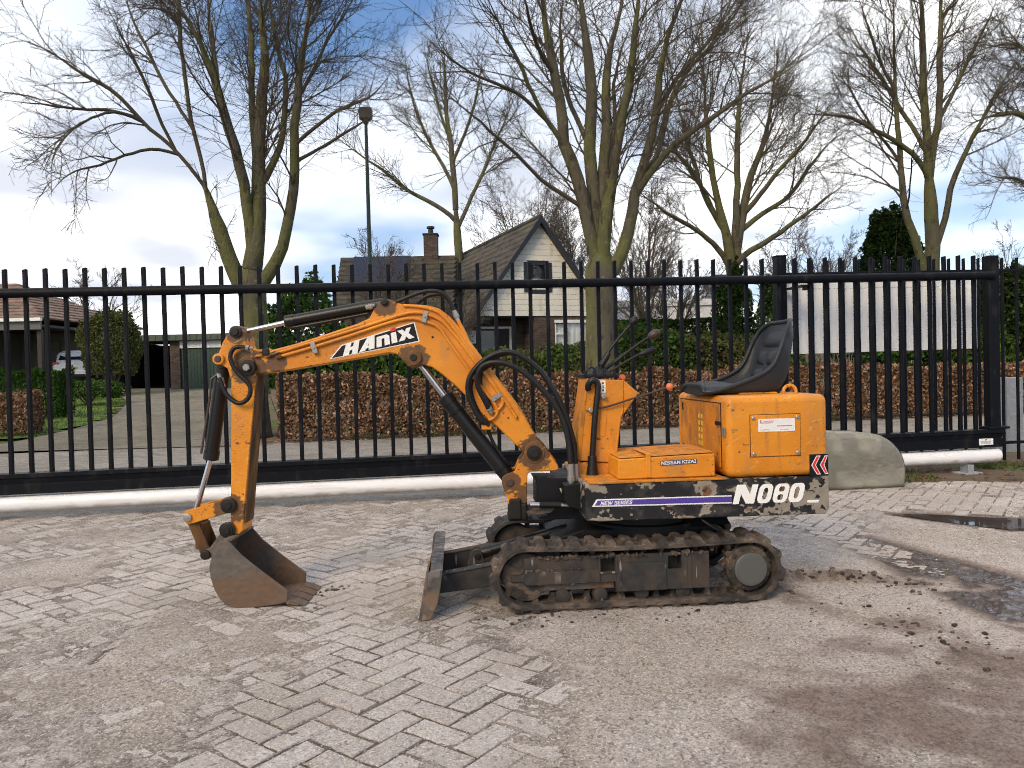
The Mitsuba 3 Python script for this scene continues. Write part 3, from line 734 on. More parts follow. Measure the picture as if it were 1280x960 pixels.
# guide post behind the gate, and the fence panels beyond it
P = thing('guide_post', 'square black steel post behind the gate right of the seat', 'post')
gobj('post', box(7.05, 7.152, 0.30, 0.40, -0.05, 2.155, 0.005), 'm_gate', P)
gobj('cap', box(7.045, 7.157, 0.295, 0.405, 2.155, 2.165, 0.003), 'm_gate', P)
gobj('guide_bracket', [box(7.152, 7.24, 0.0, 0.36, 1.825, 1.84, 0.002), cyl((7.20, 0.03, 1.825), (7.20, 0.03, 1.79), 0.03, 16, 0.004)], 'm_black', P)
def fence(name, label, s0, s1, first, n, step):
    Fk = thing(name, label, 'fence', 'fence panels behind the gate')
    gobj('rail', box(s0, s1, 0.335, 0.365, 1.965, 1.995, 0.003), 'm_gate', Fk)
    gobj('rail', box(s0, s1, 0.335, 0.365, 0.185, 0.215, 0.003), 'm_gate', Fk)
    bm = bar_mesh(0.026, 0.02, 2.115, 0.026)
    for k in range(n):
        gobj('bar', (bm[0] + [first + step * k, 0.35, 0], bm[1]), 'm_gate', Fk)
    return Fk
fence('steel_fence', 'black bar fence panel directly behind the right end of the gate', 7.16, 9.40, 7.276, 13, 0.165)
fence('steel_fence', 'black bar fence running out of the photo right of the gate end', 9.42, 15.2, 9.524, 35, 0.165)
B = thing('notice_board', 'blank white board hanging behind the fence bars', 'board')
gobj('face', box(7.185, 9.325, 0.425, 0.443, 1.185, 1.835, 0.002), 'm_board', B)
gobj('upper_fold', box(7.185, 9.325, 0.421, 0.4245, 1.838, 1.895, 0), 'm_board', B)
# half round concrete block
pts = [(0, 0)] + [(1.10, 0), (1.115, 0.10)] + [(1.105 - 0.35 + 0.36 * math.cos(t), 0.155 + 0.345 * math.sin(t)) for t in np.linspace(0.05, PI / 2, 9)] + [(0.0, 0.505)]
bl = prism(pts, 0, 0.55, 0.0)
bl = prism(Polygon(pts).buffer(0).simplify(.004), 0.0, 0.55, 0.045)
c7, s7 = math.cos(0.12), math.sin(0.12)
def block_fr(v): return np.column_stack([2.42 + v[:, 0] * c7 - v[:, 1] * s7, 6.72 + v[:, 0] * s7 + v[:, 1] * c7, v[:, 2] - 0.005])
obj('concrete_block', bl, 'm_concrete', smooth=60, fr=block_fr, label='grey concrete block with a rounded end standing behind the excavator', cat_='concrete block')
K = thing('metal_cabinet', 'galvanised steel post box behind the fence right of the gate end', 'post')
obj('housing', box(5.90, 6.09, 9.15, 9.32, 0, 0.90, 0.006), 'm_galv', K)
obj('side_channel', [box(5.795, 5.893, 9.2, 9.30, 0, 0.90, 0.004), box(5.82, 5.85, 9.192, 9.2, 0.62, 0.66, 0), box(5.82, 5.85, 9.192, 9.2, 0.35, 0.39, 0)], 'm_galv', K)
obj('bolt', cyl((6.05, 9.151, 0.72), (6.05, 9.143, 0.72), 0.012, 10), 'm_steel', K)
# ---------------------------------------------------------------- the excavator
PSI = math.radians(4.0)
MO = np.array([0.1964, 3.5674, 0.0]); MX = np.array([math.cos(PSI), math.sin(PSI), 0]); MY = np.array([-math.sin(PSI), math.cos(PSI), 0])
def mach(v): return MO + v[:, :1] * MX + v[:, 1:2] * MY + np.column_stack([0 * v[:, 0], 0 * v[:, 0], v[:, 2]])
E = thing('mini_excavator', 'small orange tracked digger with a black seat and a rusty bucket', 'excavator')
def mo(name, mesh, mat, parent=None, **k): return obj(name, mesh, mat, parent or E, fr=mach, **k)
def wo(name, mesh, mat, parent=None, **k): return obj(name, mesh, mat, parent or E, **k)

# --- bucket (world x, z; Y from 3.79 to 4.14)
BY0, BY1 = 3.79, 4.14
side = [(-1.428, .340), (-1.471, .333), (-1.501, .286), (-1.525, .211), (-1.519, .153), (-1.502, .095), (-1.476, .046), (-1.443, .014), (-1.382, -.002), (-1.277, .004), (-1.191, .015), (-1.143, .026), (-1.139, .081), (-1.271, .185), (-1.364, .264), (-1.414, .322)]
arc = spline([(-1.412, 0, .343), (-1.471, 0, .333), (-1.503, 0, .286), (-1.525, 0, .211), (-1.519, 0, .153), (-1.502, 0, .095), (-1.476, 0, .046), (-1.443, 0, .014), (-1.382, 0, -.002), (-1.277, 0, .004), (-1.143, 0, .024)], 44)[:, [0, 2]]
d = np.gradient(arc, axis=0); d /= np.linalg.norm(d, axis=1, keepdims=True)
inner = arc + np.column_stack([-d[:, 1], d[:, 0]]) * 0.010
shell = Polygon(np.vstack([arc, inner[::-1]])).buffer(0)
sp = soft(side, 0.006)
bk = wo('bucket', [prism(shell, BY0 + .012, BY1 - .012), prism(sp, BY0, BY0 + .012, .002), prism(sp, BY1 - .012, BY1, .002)], 'm_rust', smooth=30, label='rusty digging bucket resting on the bricks')
wo('lip', prism([(-1.150, .014), (-1.088, .004), (-1.084, .011), (-1.150, .030)], BY0 + .001, BY1 - .001, .001), 'm_rust', bk)
for k in range(4):
    y = BY0 + .002 + k * .0885
    v, f = prism([(-1.150, .033), (-1.10, .022), (-1.058, .004), (-1.058, .000), (-1.10, .009), (-1.150, .015)], y, y + .080, .001)
    v = v.copy(); t = v[:, 0] > -1.07
    v[t, 1] = (y + .040) + (v[t, 1] - y - .040) * 0.86
    wo('tooth', (v, f), 'm_rust', bk)
ear_ = [(-1.425, .338), (-1.435, .375), (-1.452, .395), (-1.475, .402), (-1.495, .388), (-1.512, .345), (-1.560, .283), (-1.600, .262), (-1.604, .236), (-1.580, .224), (-1.545, .232), (-1.515, .200), (-1.495, .290)]
for y in (3.900, 4.022): wo('ear', prism(soft(ear_, .005), y, y + .014, .002), 'm_rust', bk)

# --- stick
stick = [(-1.512, 1.235), (-1.501, 1.262), (-1.484, 1.272), (-1.463, 1.324), (-1.432, 1.372), (-1.410, 1.402), (-1.388, 1.409), (-1.362, 1.398), (-1.349, 1.361), (-1.341, 1.303), (-1.318, 1.26), (-1.301, 1.209), (-1.299, 1.159), (-1.306, 1.072), (-1.388, .395), (-1.389, .365), (-1.41, .346), (-1.453, .347), (-1.468, .357), (-1.452, .396), (-1.431, .982), (-1.426, 1.133), (-1.442, 1.191), (-1.47, 1.21), (-1.499, 1.216)]
st = wo('stick', prism(soft(stick, .006), 3.90, 4.04, .004), 'm_orange', smooth=30)
wo('front_plate', prism([(-1.300, 1.150), (-1.296, 1.150), (-1.380, .40), (-1.384, .40)], 3.903, 4.037), 'm_dirtshade', st, label='stick face with rust and shade painted into its colour')  # dark colour holds rust plus painted shade
def pin(name, x, z, r, y0, y1, mat, parent, head=True):
    prof = [(0, r * .55), (.002, r * .62), (.008, r * .62), (.009, r), (.020, r)] if head else [(0, r * .8), (.003, r), (.02, r)]
    L = y1 - y0
    return wo(name, rod((x, y0, z), (x, y1, z), prof + [(L - .02, r), (L, r * .6)], 22), mat, parent, smooth=35)
pin('pivot_pin', -1.392, 1.376, .030, 3.876, 4.064, 'm_grease', st)
pin('pivot_pin', -1.335, 1.194, .039, 3.868, 4.07, 'm_grease', st)
wo('pivot_nut', rod((-1.335, 3.858, 1.194), (-1.335, 3.872, 1.194), [(0, .016), (.003, .019), (.014, .019)], 6), 'm_steel', st)
wo('boss', rod((-1.483, 3.882, 1.241), (-1.483, 4.058, 1.241), [(0, .018), (.002, .028), (.17, .028), (.176, .02)], 22), 'm_orange', st, smooth=35)
pin('cylinder_pin', -1.483, 1.241, .017, 3.876, 4.06, 'm_knobbrown', st, False)
pin('pivot_pin', -1.455, .497, .030, 3.868, 4.07, 'm_grease', st)
pin('bucket_pin', -1.465, .372, .030, 3.866, 4.07, 'm_grease', st)
wo('grease_collar', [rod((-1.455, y, .497), (-1.455, y + .02, .497), [(0, .034), (.004, .040), (.016, .040), (.02, .034)], 18) for y in (3.878, 4.042)] + [rod((-1.465, y, .372), (-1.465, y + .018, .372), [(0, .034), (.004, .041), (.014, .041), (.018, .034)], 18) for y in (3.880, 4.042)], 'm_grease', st, smooth=35)
# bucket link
lks = [wo('bucket_link', prism(Polygon([(-1.664, .420), (-1.650, .420), (-1.45, .473), (-1.45, .520), (-1.665, .465)]).buffer(.012).simplify(.001), y, y + .016, .003), 'm_orange', smooth=30) for y in (3.882, 4.042)]; lk = lks[0]
wo('link_pin', rod((-1.660, 3.868, .442), (-1.660, 4.072, .442), [(0, .014), (.002, .021), (.20, .021), (.204, .014)], 18), 'm_steel', lk, smooth=35)
l2 = wo('lower_link', [prism(shapely.LineString([(-1.660, .442), (-1.583, .246)]).buffer(.027, quad_segs=6), y, y + .014, .003) for y in (3.905, 4.018)] + [box(-1.645, -1.60, 3.92, 4.017, .27, .40, .003)], 'm_dirtshade', smooth=30, label='worn dusty lower bucket link')
wo('link_pin', rod((-1.583, 3.884, .246), (-1.583, 4.056, .246), [(0, .016), (.002, .024), (.168, .024), (.172, .016)], 18), 'm_grease', l2, smooth=35)
# bucket cylinder
def ram(name, p0, p1, q0, q1, R, r, label=None, eye=.03):
    """A hydraulic cylinder: barrel p0-p1, rod q0-q1."""
    L = np.linalg.norm(np.subtract(p1, p0))
    c = wo(name, rod(p0, p1, [(0, R * .8), (.006, R), (L - .050, R), (L - .049, R * 1.10), (L - .006, R * 1.10), (L, R * .95)], 26), 'm_blacksteel', smooth=35, label=label)
    wo('piston_rod', cyl(q0, q1, r, 20), 'm_chrome', c, smooth=True)
    e = np.asarray(q1, float)
    wo('rod_eye', cyl(e - [0, .032, 0], e + [0, .032, 0], eye, 18, .004), 'm_blacksteel', c, smooth=35)
    return c
bc = ram('bucket_cylinder', (-1.490, 3.97, 1.205), (-1.569, 3.97, .722), (-1.565, 3.97, .745), (-1.660, 3.97, .442), .036, .0135, None, .024)
wo('feed_pipe', tube([(-1.497, 3.93, 1.17), (-1.535, 3.925, 1.14), (-1.545, 3.925, 1.05), (-1.600, 3.925, .76)], .006, 8), 'm_knobbrown', bc)
wo('clevis', cyl((-1.485, 3.93, 1.225), (-1.485, 4.01, 1.225), .034, 18, .004), 'm_blacksteel', bc, smooth=35)

# --- boom
low = [(-1.318, 1.160), (-1.300, 1.157), (-1.132, 1.176), (-.941, 1.203), (-.737, 1.232), (-.622, 1.250), (-.585, 1.243), (-.555, 1.212), (-.525, 1.178), (-.490, 1.168), (-.450, 1.185), (-.405, 1.172), (-.359, 1.138), (-.297, 1.083), (-.229, 1.014), (-.160, .925), (-.083, .862), (-.034, .810), (.019, .758), (.055, .715)]
up_ = [(.075, .690), (.118, .690), (.135, .735), (.128, .785), (.098, .838), (.063, .905), (.018, .981), (-.105, 1.150), (-.178, 1.253), (-.251, 1.359), (-.313, 1.432), (-.362, 1.470), (-.425, 1.488), (-.514, 1.496), (-.552, 1.496), (-.589, 1.515), (-.640, 1.530), (-.679, 1.497), (-.719, 1.428), (-.783, 1.402), (-.936, 1.356), (-1.141, 1.291), (-1.282, 1.250), (-1.330, 1.236), (-1.345, 1.20)]
bp = soft(low + up_, .010)
bm = wo('boom', prism(bp, 3.914, 4.026, .006), 'm_orange', smooth=30, label='bent orange boom with pipes along its side')
weld = Polygon([(-.47, 1.30), (-.41, 1.25), (-.35, 1.19)])
pin('cylinder_pin', -.496, 1.223, .029, 3.888, 4.05, 'm_grease', bm)
wo('pin_boss', rod((-.496, 3.894, 1.223), (-.496, 4.046, 1.223), [(0, .035), (.003, .040), (.149, .040), (.152, .035)], 22), 'm_orange_dirty', bm, smooth=35)
pin('cylinder_pin', -.636, 1.508, .020, 3.895, 4.045, 'm_grease', bm)
wo('bolt', [rod((-.398, 3.911, 1.325), (-.398, 3.915, 1.325), [(0, .004), (.001, .006), (.004, .006)], 10)], 'm_grease', bm)
PY = 3.903
def pipe(pts, y, r=.0088): return tube([(x, y, z) for x, z in pts], r, 10, samples=40)
p1 = [(-1.222, 1.255), (-1.139, 1.278), (-.935, 1.334), (-.679, 1.405), (-.500, 1.452), (-.440, 1.446), (-.365, 1.416), (-.312, 1.366), (-.245, 1.280), (-.190, 1.200), (-.130, 1.122), (-.060, 1.018), (-.048, .985), (-.062, .955), (-.095, .937), (-.125, .938)]
p2 = [(-1.165, 1.248), (-.986, 1.294), (-.731, 1.368), (-.510, 1.423), (-.440, 1.408), (-.372, 1.378), (-.325, 1.315), (-.218, 1.155), (-.130, 1.030), (-.085, .966), (-.080, .930), (-.100, .905), (-.125, .895)]
p3 = [(-.540, 1.488), (-.470, 1.482), (-.412, 1.470), (-.352, 1.440), (-.270, 1.340), (-.200, 1.235), (-.115, 1.110), (-.02, .965), (.02, .90)]
p4 = [(-1.30, 1.247), (-1.21, 1.272), (-1.10, 1.298), (-.95, 1.341), (-.80, 1.385), (-.74, 1.402)]
for pts, y in ((p1, PY), (p2, PY - .001), (p3, PY + .004), (p4, PY + .002)):
    wo('hydraulic_pipe', pipe(pts, y), 'm_orange', bm, smooth=True)
for x, z, a in ((-.999, 1.284, .27), (-.432, 1.427, -.25), (-.082, 1.01, -1.0)):
    ca_, sa_ = math.cos(a), math.sin(a)
    v, f = box(-.013, .013, -.014, .004, -.030, .030, .003)
    v2, f2 = rod((0, -.019, 0), (0, -.012, 0), [(0, .004), (.002, .006), (.007, .006)], 8)
    v, f = cat([(v, f), (v2, f2)])
    wo('pipe_clamp', (np.column_stack([v[:, 0] * ca_ - v[:, 2] * sa_ + x, v[:, 1] + PY, v[:, 0] * sa_ + v[:, 2] * ca_ + z]), f), 'm_steel', bm)
for pts in ([(-1.222, 1.255), (-1.250, 1.248)], [(-1.165, 1.248), (-1.195, 1.240)]):
    wo('pipe_fitting', rod((pts[0][0], PY, pts[0][1]), (pts[1][0], PY, pts[1][1]), [(0, .010), (.004, .013), (.012, .013), (.013, .010), (.024, .010), (.029, .013)], 6), 'm_orange_dirty', bm)
# decal
dk = wo('maker_decal', prism([(-.926, 1.2255), (-.864, 1.2965), (-.488, 1.4045), (-.464, 1.3035)], 3.9122, 3.9134), 'm_white', label='black name plate with white letters on the boom')
wo('decal_ground', prism([(-.914, 1.2305), (-.860, 1.2915), (-.492, 1.3985), (-.471, 1.3075)], 3.9112, 3.912), 'm_black', dk)
def quad_map(P, bl, br, tr, tl, y0, y1):
    bl, br, tr, tl = map(np.array, (bl, br, tr, tl))
    def fn(v):
        u, w = v[:, 0:1], v[:, 2:3]
        q = bl * (1 - u) * (1 - w) + br * u * (1 - w) + tr * u * w + tl * (1 - u) * w
        return np.column_stack([q[:, 0], v[:, 1], q[:, 1]])
    v, f = prism(P, y0, y1)
    return fn(v), f
def dens(pts):
    out = []
    for a, b in zip(pts, pts[1:] + pts[:1]):
        out += [tuple(np.array(a) * (1 - t) + np.array(b) * t) for t in (0, .5)]
    return out
GL = {'h': [(0, 0), (.085, 0), (.085, .34), (.125, .38), (.125, 0), (.21, 0), (.21, 1), (.125, 1), (.125, .66), (.085, .62), (.085, 1), (0, 1)],
      'a': [(.23, 0), (.315, 0), (.365, .52), (.365, .34), (.335, .34), (.325, .16), (.365, .16), (.365, 0), (.445, 0), (.445, 1), (.335, 1)],
      'n': [(.475, 0), (.55, 0), (.55, .52), (.57, .58), (.59, .58), (.59, 0), (.665, 0), (.665, .66), (.625, .80), (.475, .80)],
      'i': [(.69, 0), (.77, 0), (.77, .80), (.69, .80)],
      'x': [(.785, 0), (.87, 0), (.90, .24), (.93, 0), (1.01, 0), (.945, .42), (1.0, .82), (.925, .82), (.90, .60), (.87, .82), (.79, .82), (.85, .42)]}
LQ = ((-.858, 1.236), (-.492, 1.3245), (-.510, 1.391), (-.838, 1.303))
for g in GL.values():
    wo('letter', quad_map(g, *LQ, 3.9102, 3.911), 'm_letter', dk)
wo('letter_dot', quad_map([(.69, .90), (.775, .90), (.775, 1.12), (.69, 1.12)], *LQ, 3.9102, 3.911), 'm_red', dk)
# hoses on top of the boom, and the loop at the stick
wo('hose', tube([(x, 3.925, z) for x, z in [(-.700, 1.490), (-.640, 1.496), (-.577, 1.510), (-.474, 1.548), (-.398, 1.561), (-.335, 1.543), (-.300, 1.493), (-.285, 1.448)]], .0105, 10, samples=40), 'm_hose', smooth=True)
wo('hose', tube([(x, 3.985, z) for x, z in [(-.50, 1.485), (-.475, 1.508), (-.435, 1.536), (-.383, 1.548), (-.338, 1.540), (-.308, 1.500), (-.290, 1.455)]], .0105, 10, samples=30), 'm_hose', smooth=True)
for y in (3.925, 3.985):
    wo('hose_fitting', rod((-.287, y, 1.458), (-.268, y, 1.405), [(0, .012), (.018, .012), (.019, .0145), (.036, .0145), (.037, .010), (.055, .010)], 8), 'm_steel')
    wo('hose_elbow', tube([(-.268, y, 1.41), (-.258, y, 1.385), (-.238, y, 1.345), (-.215, y, 1.29), (-.19, y, 1.255)], .0095, 8, samples=16), 'm_orange', smooth=True)
wo('hose_fitting', rod((-.735, 3.925, 1.484), (-.690, 3.925, 1.492), [(0, .012), (.016, .012), (.017, .015), (.034, .015), (.035, .011), (.046, .011)], 8), 'm_steel')
loop = [(-1.317, 1.290), (-1.356, 1.298), (-1.392, 1.293), (-1.411, 1.261), (-1.408, 1.226), (-1.378, 1.171), (-1.340, 1.131), (-1.316, 1.095), (-1.321, 1.052), (-1.344, 1.025), (-1.374, 1.016), (-1.404, 1.028), (-1.439, 1.063), (-1.460, 1.109), (-1.474, 1.145)]
wo('hose', tube([(x, 3.872 - .012 * math.sin(k / 14 * PI), z) for k, (x, z) in enumerate(loop)], .0115, 10, samples=70), 'm_hose', smooth=True)
wo('hose_fitting', rod((-1.365, 3.872, 1.298), (-1.300, 3.874, 1.288), [(0, .013), (.030, .013), (.031, .016), (.046, .016), (.047, .010), (.066, .010)], 8), 'm_steel')
wo('hose_fitting', rod((-1.455, 3.872, 1.098), (-1.482, 3.885, 1.165), [(0, .013), (.030, .013), (.031, .016), (.048, .016), (.049, .011), (.072, .011)], 8), 'm_steel')
wo('pipe_link', tube([(-1.302, 3.876, 1.287), (-1.27, 3.89, 1.276), (-1.24, 3.902, 1.279), (-1.215, 3.905, 1.275)], .008, 8, samples=14), 'm_orange', smooth=True)
wo('pipe_block', box(-1.262, -1.226, 3.885, 3.914, 1.252, 1.288, .005), 'm_grease')
# boom cylinder and stick cylinder
bc2 = ram('boom_cylinder', (-.020, 3.97, .582), (-.352, 3.97, 1.022), (-.335, 3.97, 1.0), (-.496, 3.97, 1.223), .041, .0165, None, .03)
wo('barrel_band', [rod((-.020 + t * -.332, 3.97, .582 + t * .44), (-.020 + (t + .03) * -.332, 3.97, .582 + (t + .03) * .44), [(0, .041), (.002, .0435), (.014, .0435), (.0165, .041)], 26) for t in (.12, .80)], 'm_black', bc2, smooth=35)
sc = ram('stick_cylinder', (-.655, 3.97, 1.506), (-1.160, 3.97, 1.424), (-1.13, 3.97, 1.428), (-1.392, 3.97, 1.376), .031, .013, None, .024)
wo('feed_pipe', tube([(-1.13, 3.955, 1.392), (-1.02, 3.95, 1.408), (-.80, 3.95, 1.443), (-.72, 3.95, 1.458)], .009, 8, samples=12), 'm_blacksteel', sc, smooth=True)
# swing bracket and its pins
br = [(.090, .785), (.130, .786), (.160, .753), (.187, .711), (.220, .663), (.226, .640), (.206, .633), (.084, .632), (.066, .619), (.062, .524), (.057, .470), (.051, .415), (.003, .413), (-.034, .424), (-.036, .506), (-.048, .520), (-.064, .575), (-.063, .602), (-.046, .619), (.002, .634), (.024, .682), (.048, .715), (.060, .762)]
bks = wo('swing_bracket', [prism(soft(br, .007), 3.866, 3.896, .004), prism(soft(br, .007), 4.044, 4.074, .004), box(.0, .05, 3.897, 4.043, .44, .60, .004)], 'm_orange', smooth=30)
pin('pivot_pin', .103, .727, .038, 3.838, 4.10, 'm_grease', bks)
wo('pin_collar', rod((.103, 3.856, .727), (.103, 3.868, .727), [(0, .047), (.003, .052), (.012, .052)], 26), 'm_orange_dirty', bks, smooth=35)
pin('cylinder_pin', -.024, .579, .021, 3.858, 4.08, 'm_knobbrown', bks, False)
wo('lower_yoke', [rbox(-.038, .062, 3.85, 4.09, .385, .475, .012), rbox(-.03, .03, 3.84, 3.866, .395, .50, .008)], 'm_grease', bks, smooth=30)
# swing post, swing cylinder, front of the frame
mo('swing_post', [prism([(-.075, .598), (.165, .590), (.178, .572), (.175, .455), (-.065, .462), (-.062, .575)], .30, .52, .006), box(-.01, .16, .33, .49, .38, .46, .004)], 'm_black', smooth=30)
mo('warning_mark', [prism([(.065 + q, .505), (.05 + q, .545 - r_), (.072 + q, .540 - r_), (.092 + q, .536 - r_), (.098 + q, .528 - r_)], .2975, .2995) for q, r_ in ((0, 0), (.052, .012))], 'm_palegreen')
sw = mo('swing_cylinder', cyl((-.06, .25, .4725), (.05, .25, .468), .018, 18, .003), 'm_blacksteel', smooth=35)
mo('piston_rod', cyl((-.105, .25, .4745), (.165, .25, .462), .0155, 18), 'm_chrome', sw, smooth=True)
mo('tie_plate', prism([(-.125, .432), (.02, .440), (.0, .424), (-.07, .416)], .28, .50, .003), 'm_rust')
# hoses arching from the boom to the frame
h1 = [(-.150, .883), (-.178, .925), (-.214, 1.005), (-.223, 1.075), (-.200, 1.137), (-.148, 1.192), (-.084, 1.228), (-.008, 1.238), (.066, 1.206), (.140, 1.141), (.213, 1.026), (.261, .911), (.295, .784), (.307, .640)]
h2 = [(-.123, .958), (-.136, .992), (-.168, 1.061), (-.174, 1.118), (-.148, 1.168), (-.085, 1.188), (-.010, 1.174), (.064, 1.130), (.137, 1.059), (.211, .966), (.256, .864), (.276, .748), (.280, .645)]
for h, y0, y1 in ((h1, 3.880, 3.84), (h2, 3.875, 3.80)):
    wo('hose', tube([(x, y0 + (y1 - y0) * k / (len(h) - 1), z) for k, (x, z) in enumerate(h)], .0135, 12, samples=80), 'm_hose', smooth=True)
    wo('hose', tube([(x + .012, y0 + .035 + (y1 + .06 - y0) * k / (len(h) - 1), z - .006) for k, (x, z) in enumerate(h)], .0125, 10, samples=60), 'm_hose', smooth=True)
wo('hose_fitting', rod((-.137, 3.876, .990), (-.108, 3.884, .930), [(0, .015), (.030, .015), (.031, .018), (.048, .018), (.049, .012), (.066, .012)], 8), 'm_steel')
wo('hose_fitting', rod((-.176, 3.880, .922), (-.122, 3.888, .868), [(0, .015), (.034, .015), (.035, .019), (.056, .019), (.057, .013), (.078, .013)], 8), 'm_grease')
wo('fitting_block', box(-.160, -.108, 3.880, 3.925, .846, .878, .005), 'm_orange')
for x, y, z in ((.307, 3.84, .64), (.28, 3.80, .645)):
    wo('hose_fitting', rod((x, y, z + .03), (x + .002, y, z - .075), [(0, .0155), (.06, .0165), (.061, .020), (.085, .020), (.086, .014), (.105, .014)], 8), 'm_steel')
wo('hose', tube([(-.133, 3.95, .86), (-.115, 3.95, .80), (-.090, 3.95, .75), (-.05, 3.95, .69), (-.02, 3.96, .65)], .009, 8, samples=20), 'm_hose', smooth=True)
# --- rotating frame
fr_out = soft([(.139, .432), (.139, .600), (1.318, .600), (1.318, .440), (1.300, .418), (.20, .424)], .006)
base = mo('base_frame', prism(fr_out, .02, .84, .004), 'm_chipped', smooth=30, label='black skirt of the machine with paint flaked off to tan primer')
mo('edge_plate', prism([(.155, .600), (.815, .600), (.815, .608), (.155, .610)], .015, .845, .002), 'm_orange_dirty', base)
mo('front_nose', [prism([(.155, .585), (.155, .44), (.08, .47), (.06, .50), (.06, .575)], .18, .78, .004)], 'm_black', base)
str_ = mo('stripe', prism([(.166, .494), (.188, .529), (.838, .5245), (.838, .486)], .0175, .0192), 'm_white', base, label='purple stripe with white edges')
mo('stripe_ground', prism([(.180, .5000), (.194, .5235), (.838, .519), (.838, .4925)], .0158, .0170), 'm_purple', base)
def face(x0, z0, y, sl=0.0):
    return lambda v: np.column_stack([x0 + v[:, 0], y - v[:, 2], z0 + v[:, 1] + sl * v[:, 0]])
mo('stripe_text', text('NEW SERIES', .0165, face(.206, .5022, .0156, -.004), .0008, slant=.25, width=.150), 'm_letter', base)
def slot(x0, x1, z0, z1, r): return shapely.box(x0 + r, z0 + r, x1 - r, z1 - r).buffer(r, quad_segs=4)
NUM = [Polygon([(0, 0), (.28, 0), (.28, .52), (.62, 0), (1, 0), (1, 1), (.72, 1), (.72, .48), (.38, 1), (0, 1)]),
       slot(0, 1, 0, 1, .3).difference(slot(.34, .66, .20, .80, .14)),
       slot(0, 1, 0, 1, .3).difference(slot(.31, .69, .15, .43, .10)).difference(slot(.31, .69, .58, .85, .10)),
       slot(0, 1, 0, 1, .3).difference(slot(.34, .66, .20, .80, .14))]
for g, x, w in zip(NUM, (.842, .956, 1.032, 1.110), (.104, .068, .072, .070)):
    z0_ = .4815 - .005 * (x - .84)
    v, f = prism(g, .0172, .0186)
    mo('numeral', (np.column_stack([x + v[:, 0] * w + v[:, 2] * .024, v[:, 1], z0_ + v[:, 2] * .091]), f), 'm_letter', base)
mo('worn_numeral', text('2', .075, face(1.208, .4835, .0188), .0008, slant=.22, width=.05), 'm_tan', base, label='worn away last numeral')
mo('numeral_dash', prism([(1.205, .476), (1.262, .474), (1.268, .486), (1.210, .488)], .0172, .0186), 'm_letter', base)
# foot box
fb = soft([(.304, .612), (.304, .708), (.776, .722), (.776, .612)], .006)
ft = mo('foot_box', prism(fb, .06, .49, .005), 'm_orange', smooth=30)
mo('top_plate', prism([(.31, .712), (.772, .726), (.772, .729), (.31, .715)], .065, .485, .001), 'm_orange_dirty', ft)
mo('cover_strip', [box(.438, .460, .052, .062, .618, .729, .002), box(.438, .460, .052, .30, .726, .733, .002)], 'm_orange', ft)
mo('decal', prism([(.508, .694), (.686, .6995), (.686, .6765), (.508, .671)], .0575, .0592), 'm_navy', ft)
mo('decal_text', text('NISSAN KIZAI', .0155, face(.512, .6755, .057, .031), .0008, width=.170), 'm_letter', ft)
# control console
con = [(.212, 1.093), (.393, 1.080), (.389, .923), (.374, .884), (.344, .661), (.163, .678), (.160, .774)]
cs = mo('console', prism(soft(con, .005), .30, .56, .004), 'm_orange', smooth=30)
mo('front_flange', prism([(.212, 1.094), (.205, 1.094), (.152, .774), (.155, .68), (.163, .678)], .296, .565, .002), 'm_orange_dirty', cs)
mo('rear_wedge', prism([(.394, 1.080), (.470, 1.013), (.390, .908)], .305, .555, .004), 'm_orange', cs)
mo('lower_box', prism([(.146, .672), (.340, .660), (.335, .602), (.149, .602)], .31, .55, .004), 'm_orange', cs)
mo('front_panel', prism([(.275, 1.0), (.31, 1.0), (.29, .80), (.26, .80)], .2955, .2995, .001), 'm_orange', cs)
for x, z, r in ((.283, 1.003, .014), (.218, .935, .014), (.262, 1.055, .008)):
    mo('knob', rod((x, .268, z), (x, .30, z), [(0, r * .7), (.003, r), (.018, r), (.02, r * .6), (.032, r * .6)], 16), 'm_steel', cs, smooth=35)
stk = mo('switch_label', box(.272, .298, .2975, .2995, 1.018, 1.082, 0), 'm_white', cs)
mo('label_mark', [box(.281, .289, .2966, .2974, z, z + .010, 0) for z in (1.064, 1.028)] + [box(.283, .288, .2966, .2974, 1.044, 1.058, 0)], 'm_black', cs)
mo('guard_tube', tube([(.208, .29, 1.040), (.212, .275, 1.072), (.230, .27, 1.085), (.248, .27, 1.076), (.254, .27, 1.050), (.240, .27, .935), (.226, .27, .80), (.216, .27, .69)], .0155, 12, samples=50), 'm_blacksteel', smooth=True)
mo('rubber_boot', rod((.217, .27, .706), (.214, .27, .583), [(0, .020), (.004, .022), (.05, .024), (.09, .030), (.120, .033), (.123, .032)], 20), 'm_hose', smooth=35)
lv_ = mo('lever_base', [rbox(.195, .375, .33, .55, 1.094, 1.118, .008), hull([(.24, .36, 1.115), (.34, .36, 1.115), (.24, .50, 1.115), (.34, .50, 1.115), (.27, .40, 1.155), (.31, .40, 1.155), (.27, .46, 1.155), (.31, .46, 1.155)])] + [cyl((.2 + .05 * q, .33, 1.11), (.2 + .05 * q, .33, 1.135), .008, 10) for q in range(4)] + [tube([(.21, .35, 1.115), (.22, .35, 1.14), (.24, .36, 1.15), (.26, .37, 1.13)], .004, 6, samples=10)], 'm_hose', smooth=30)
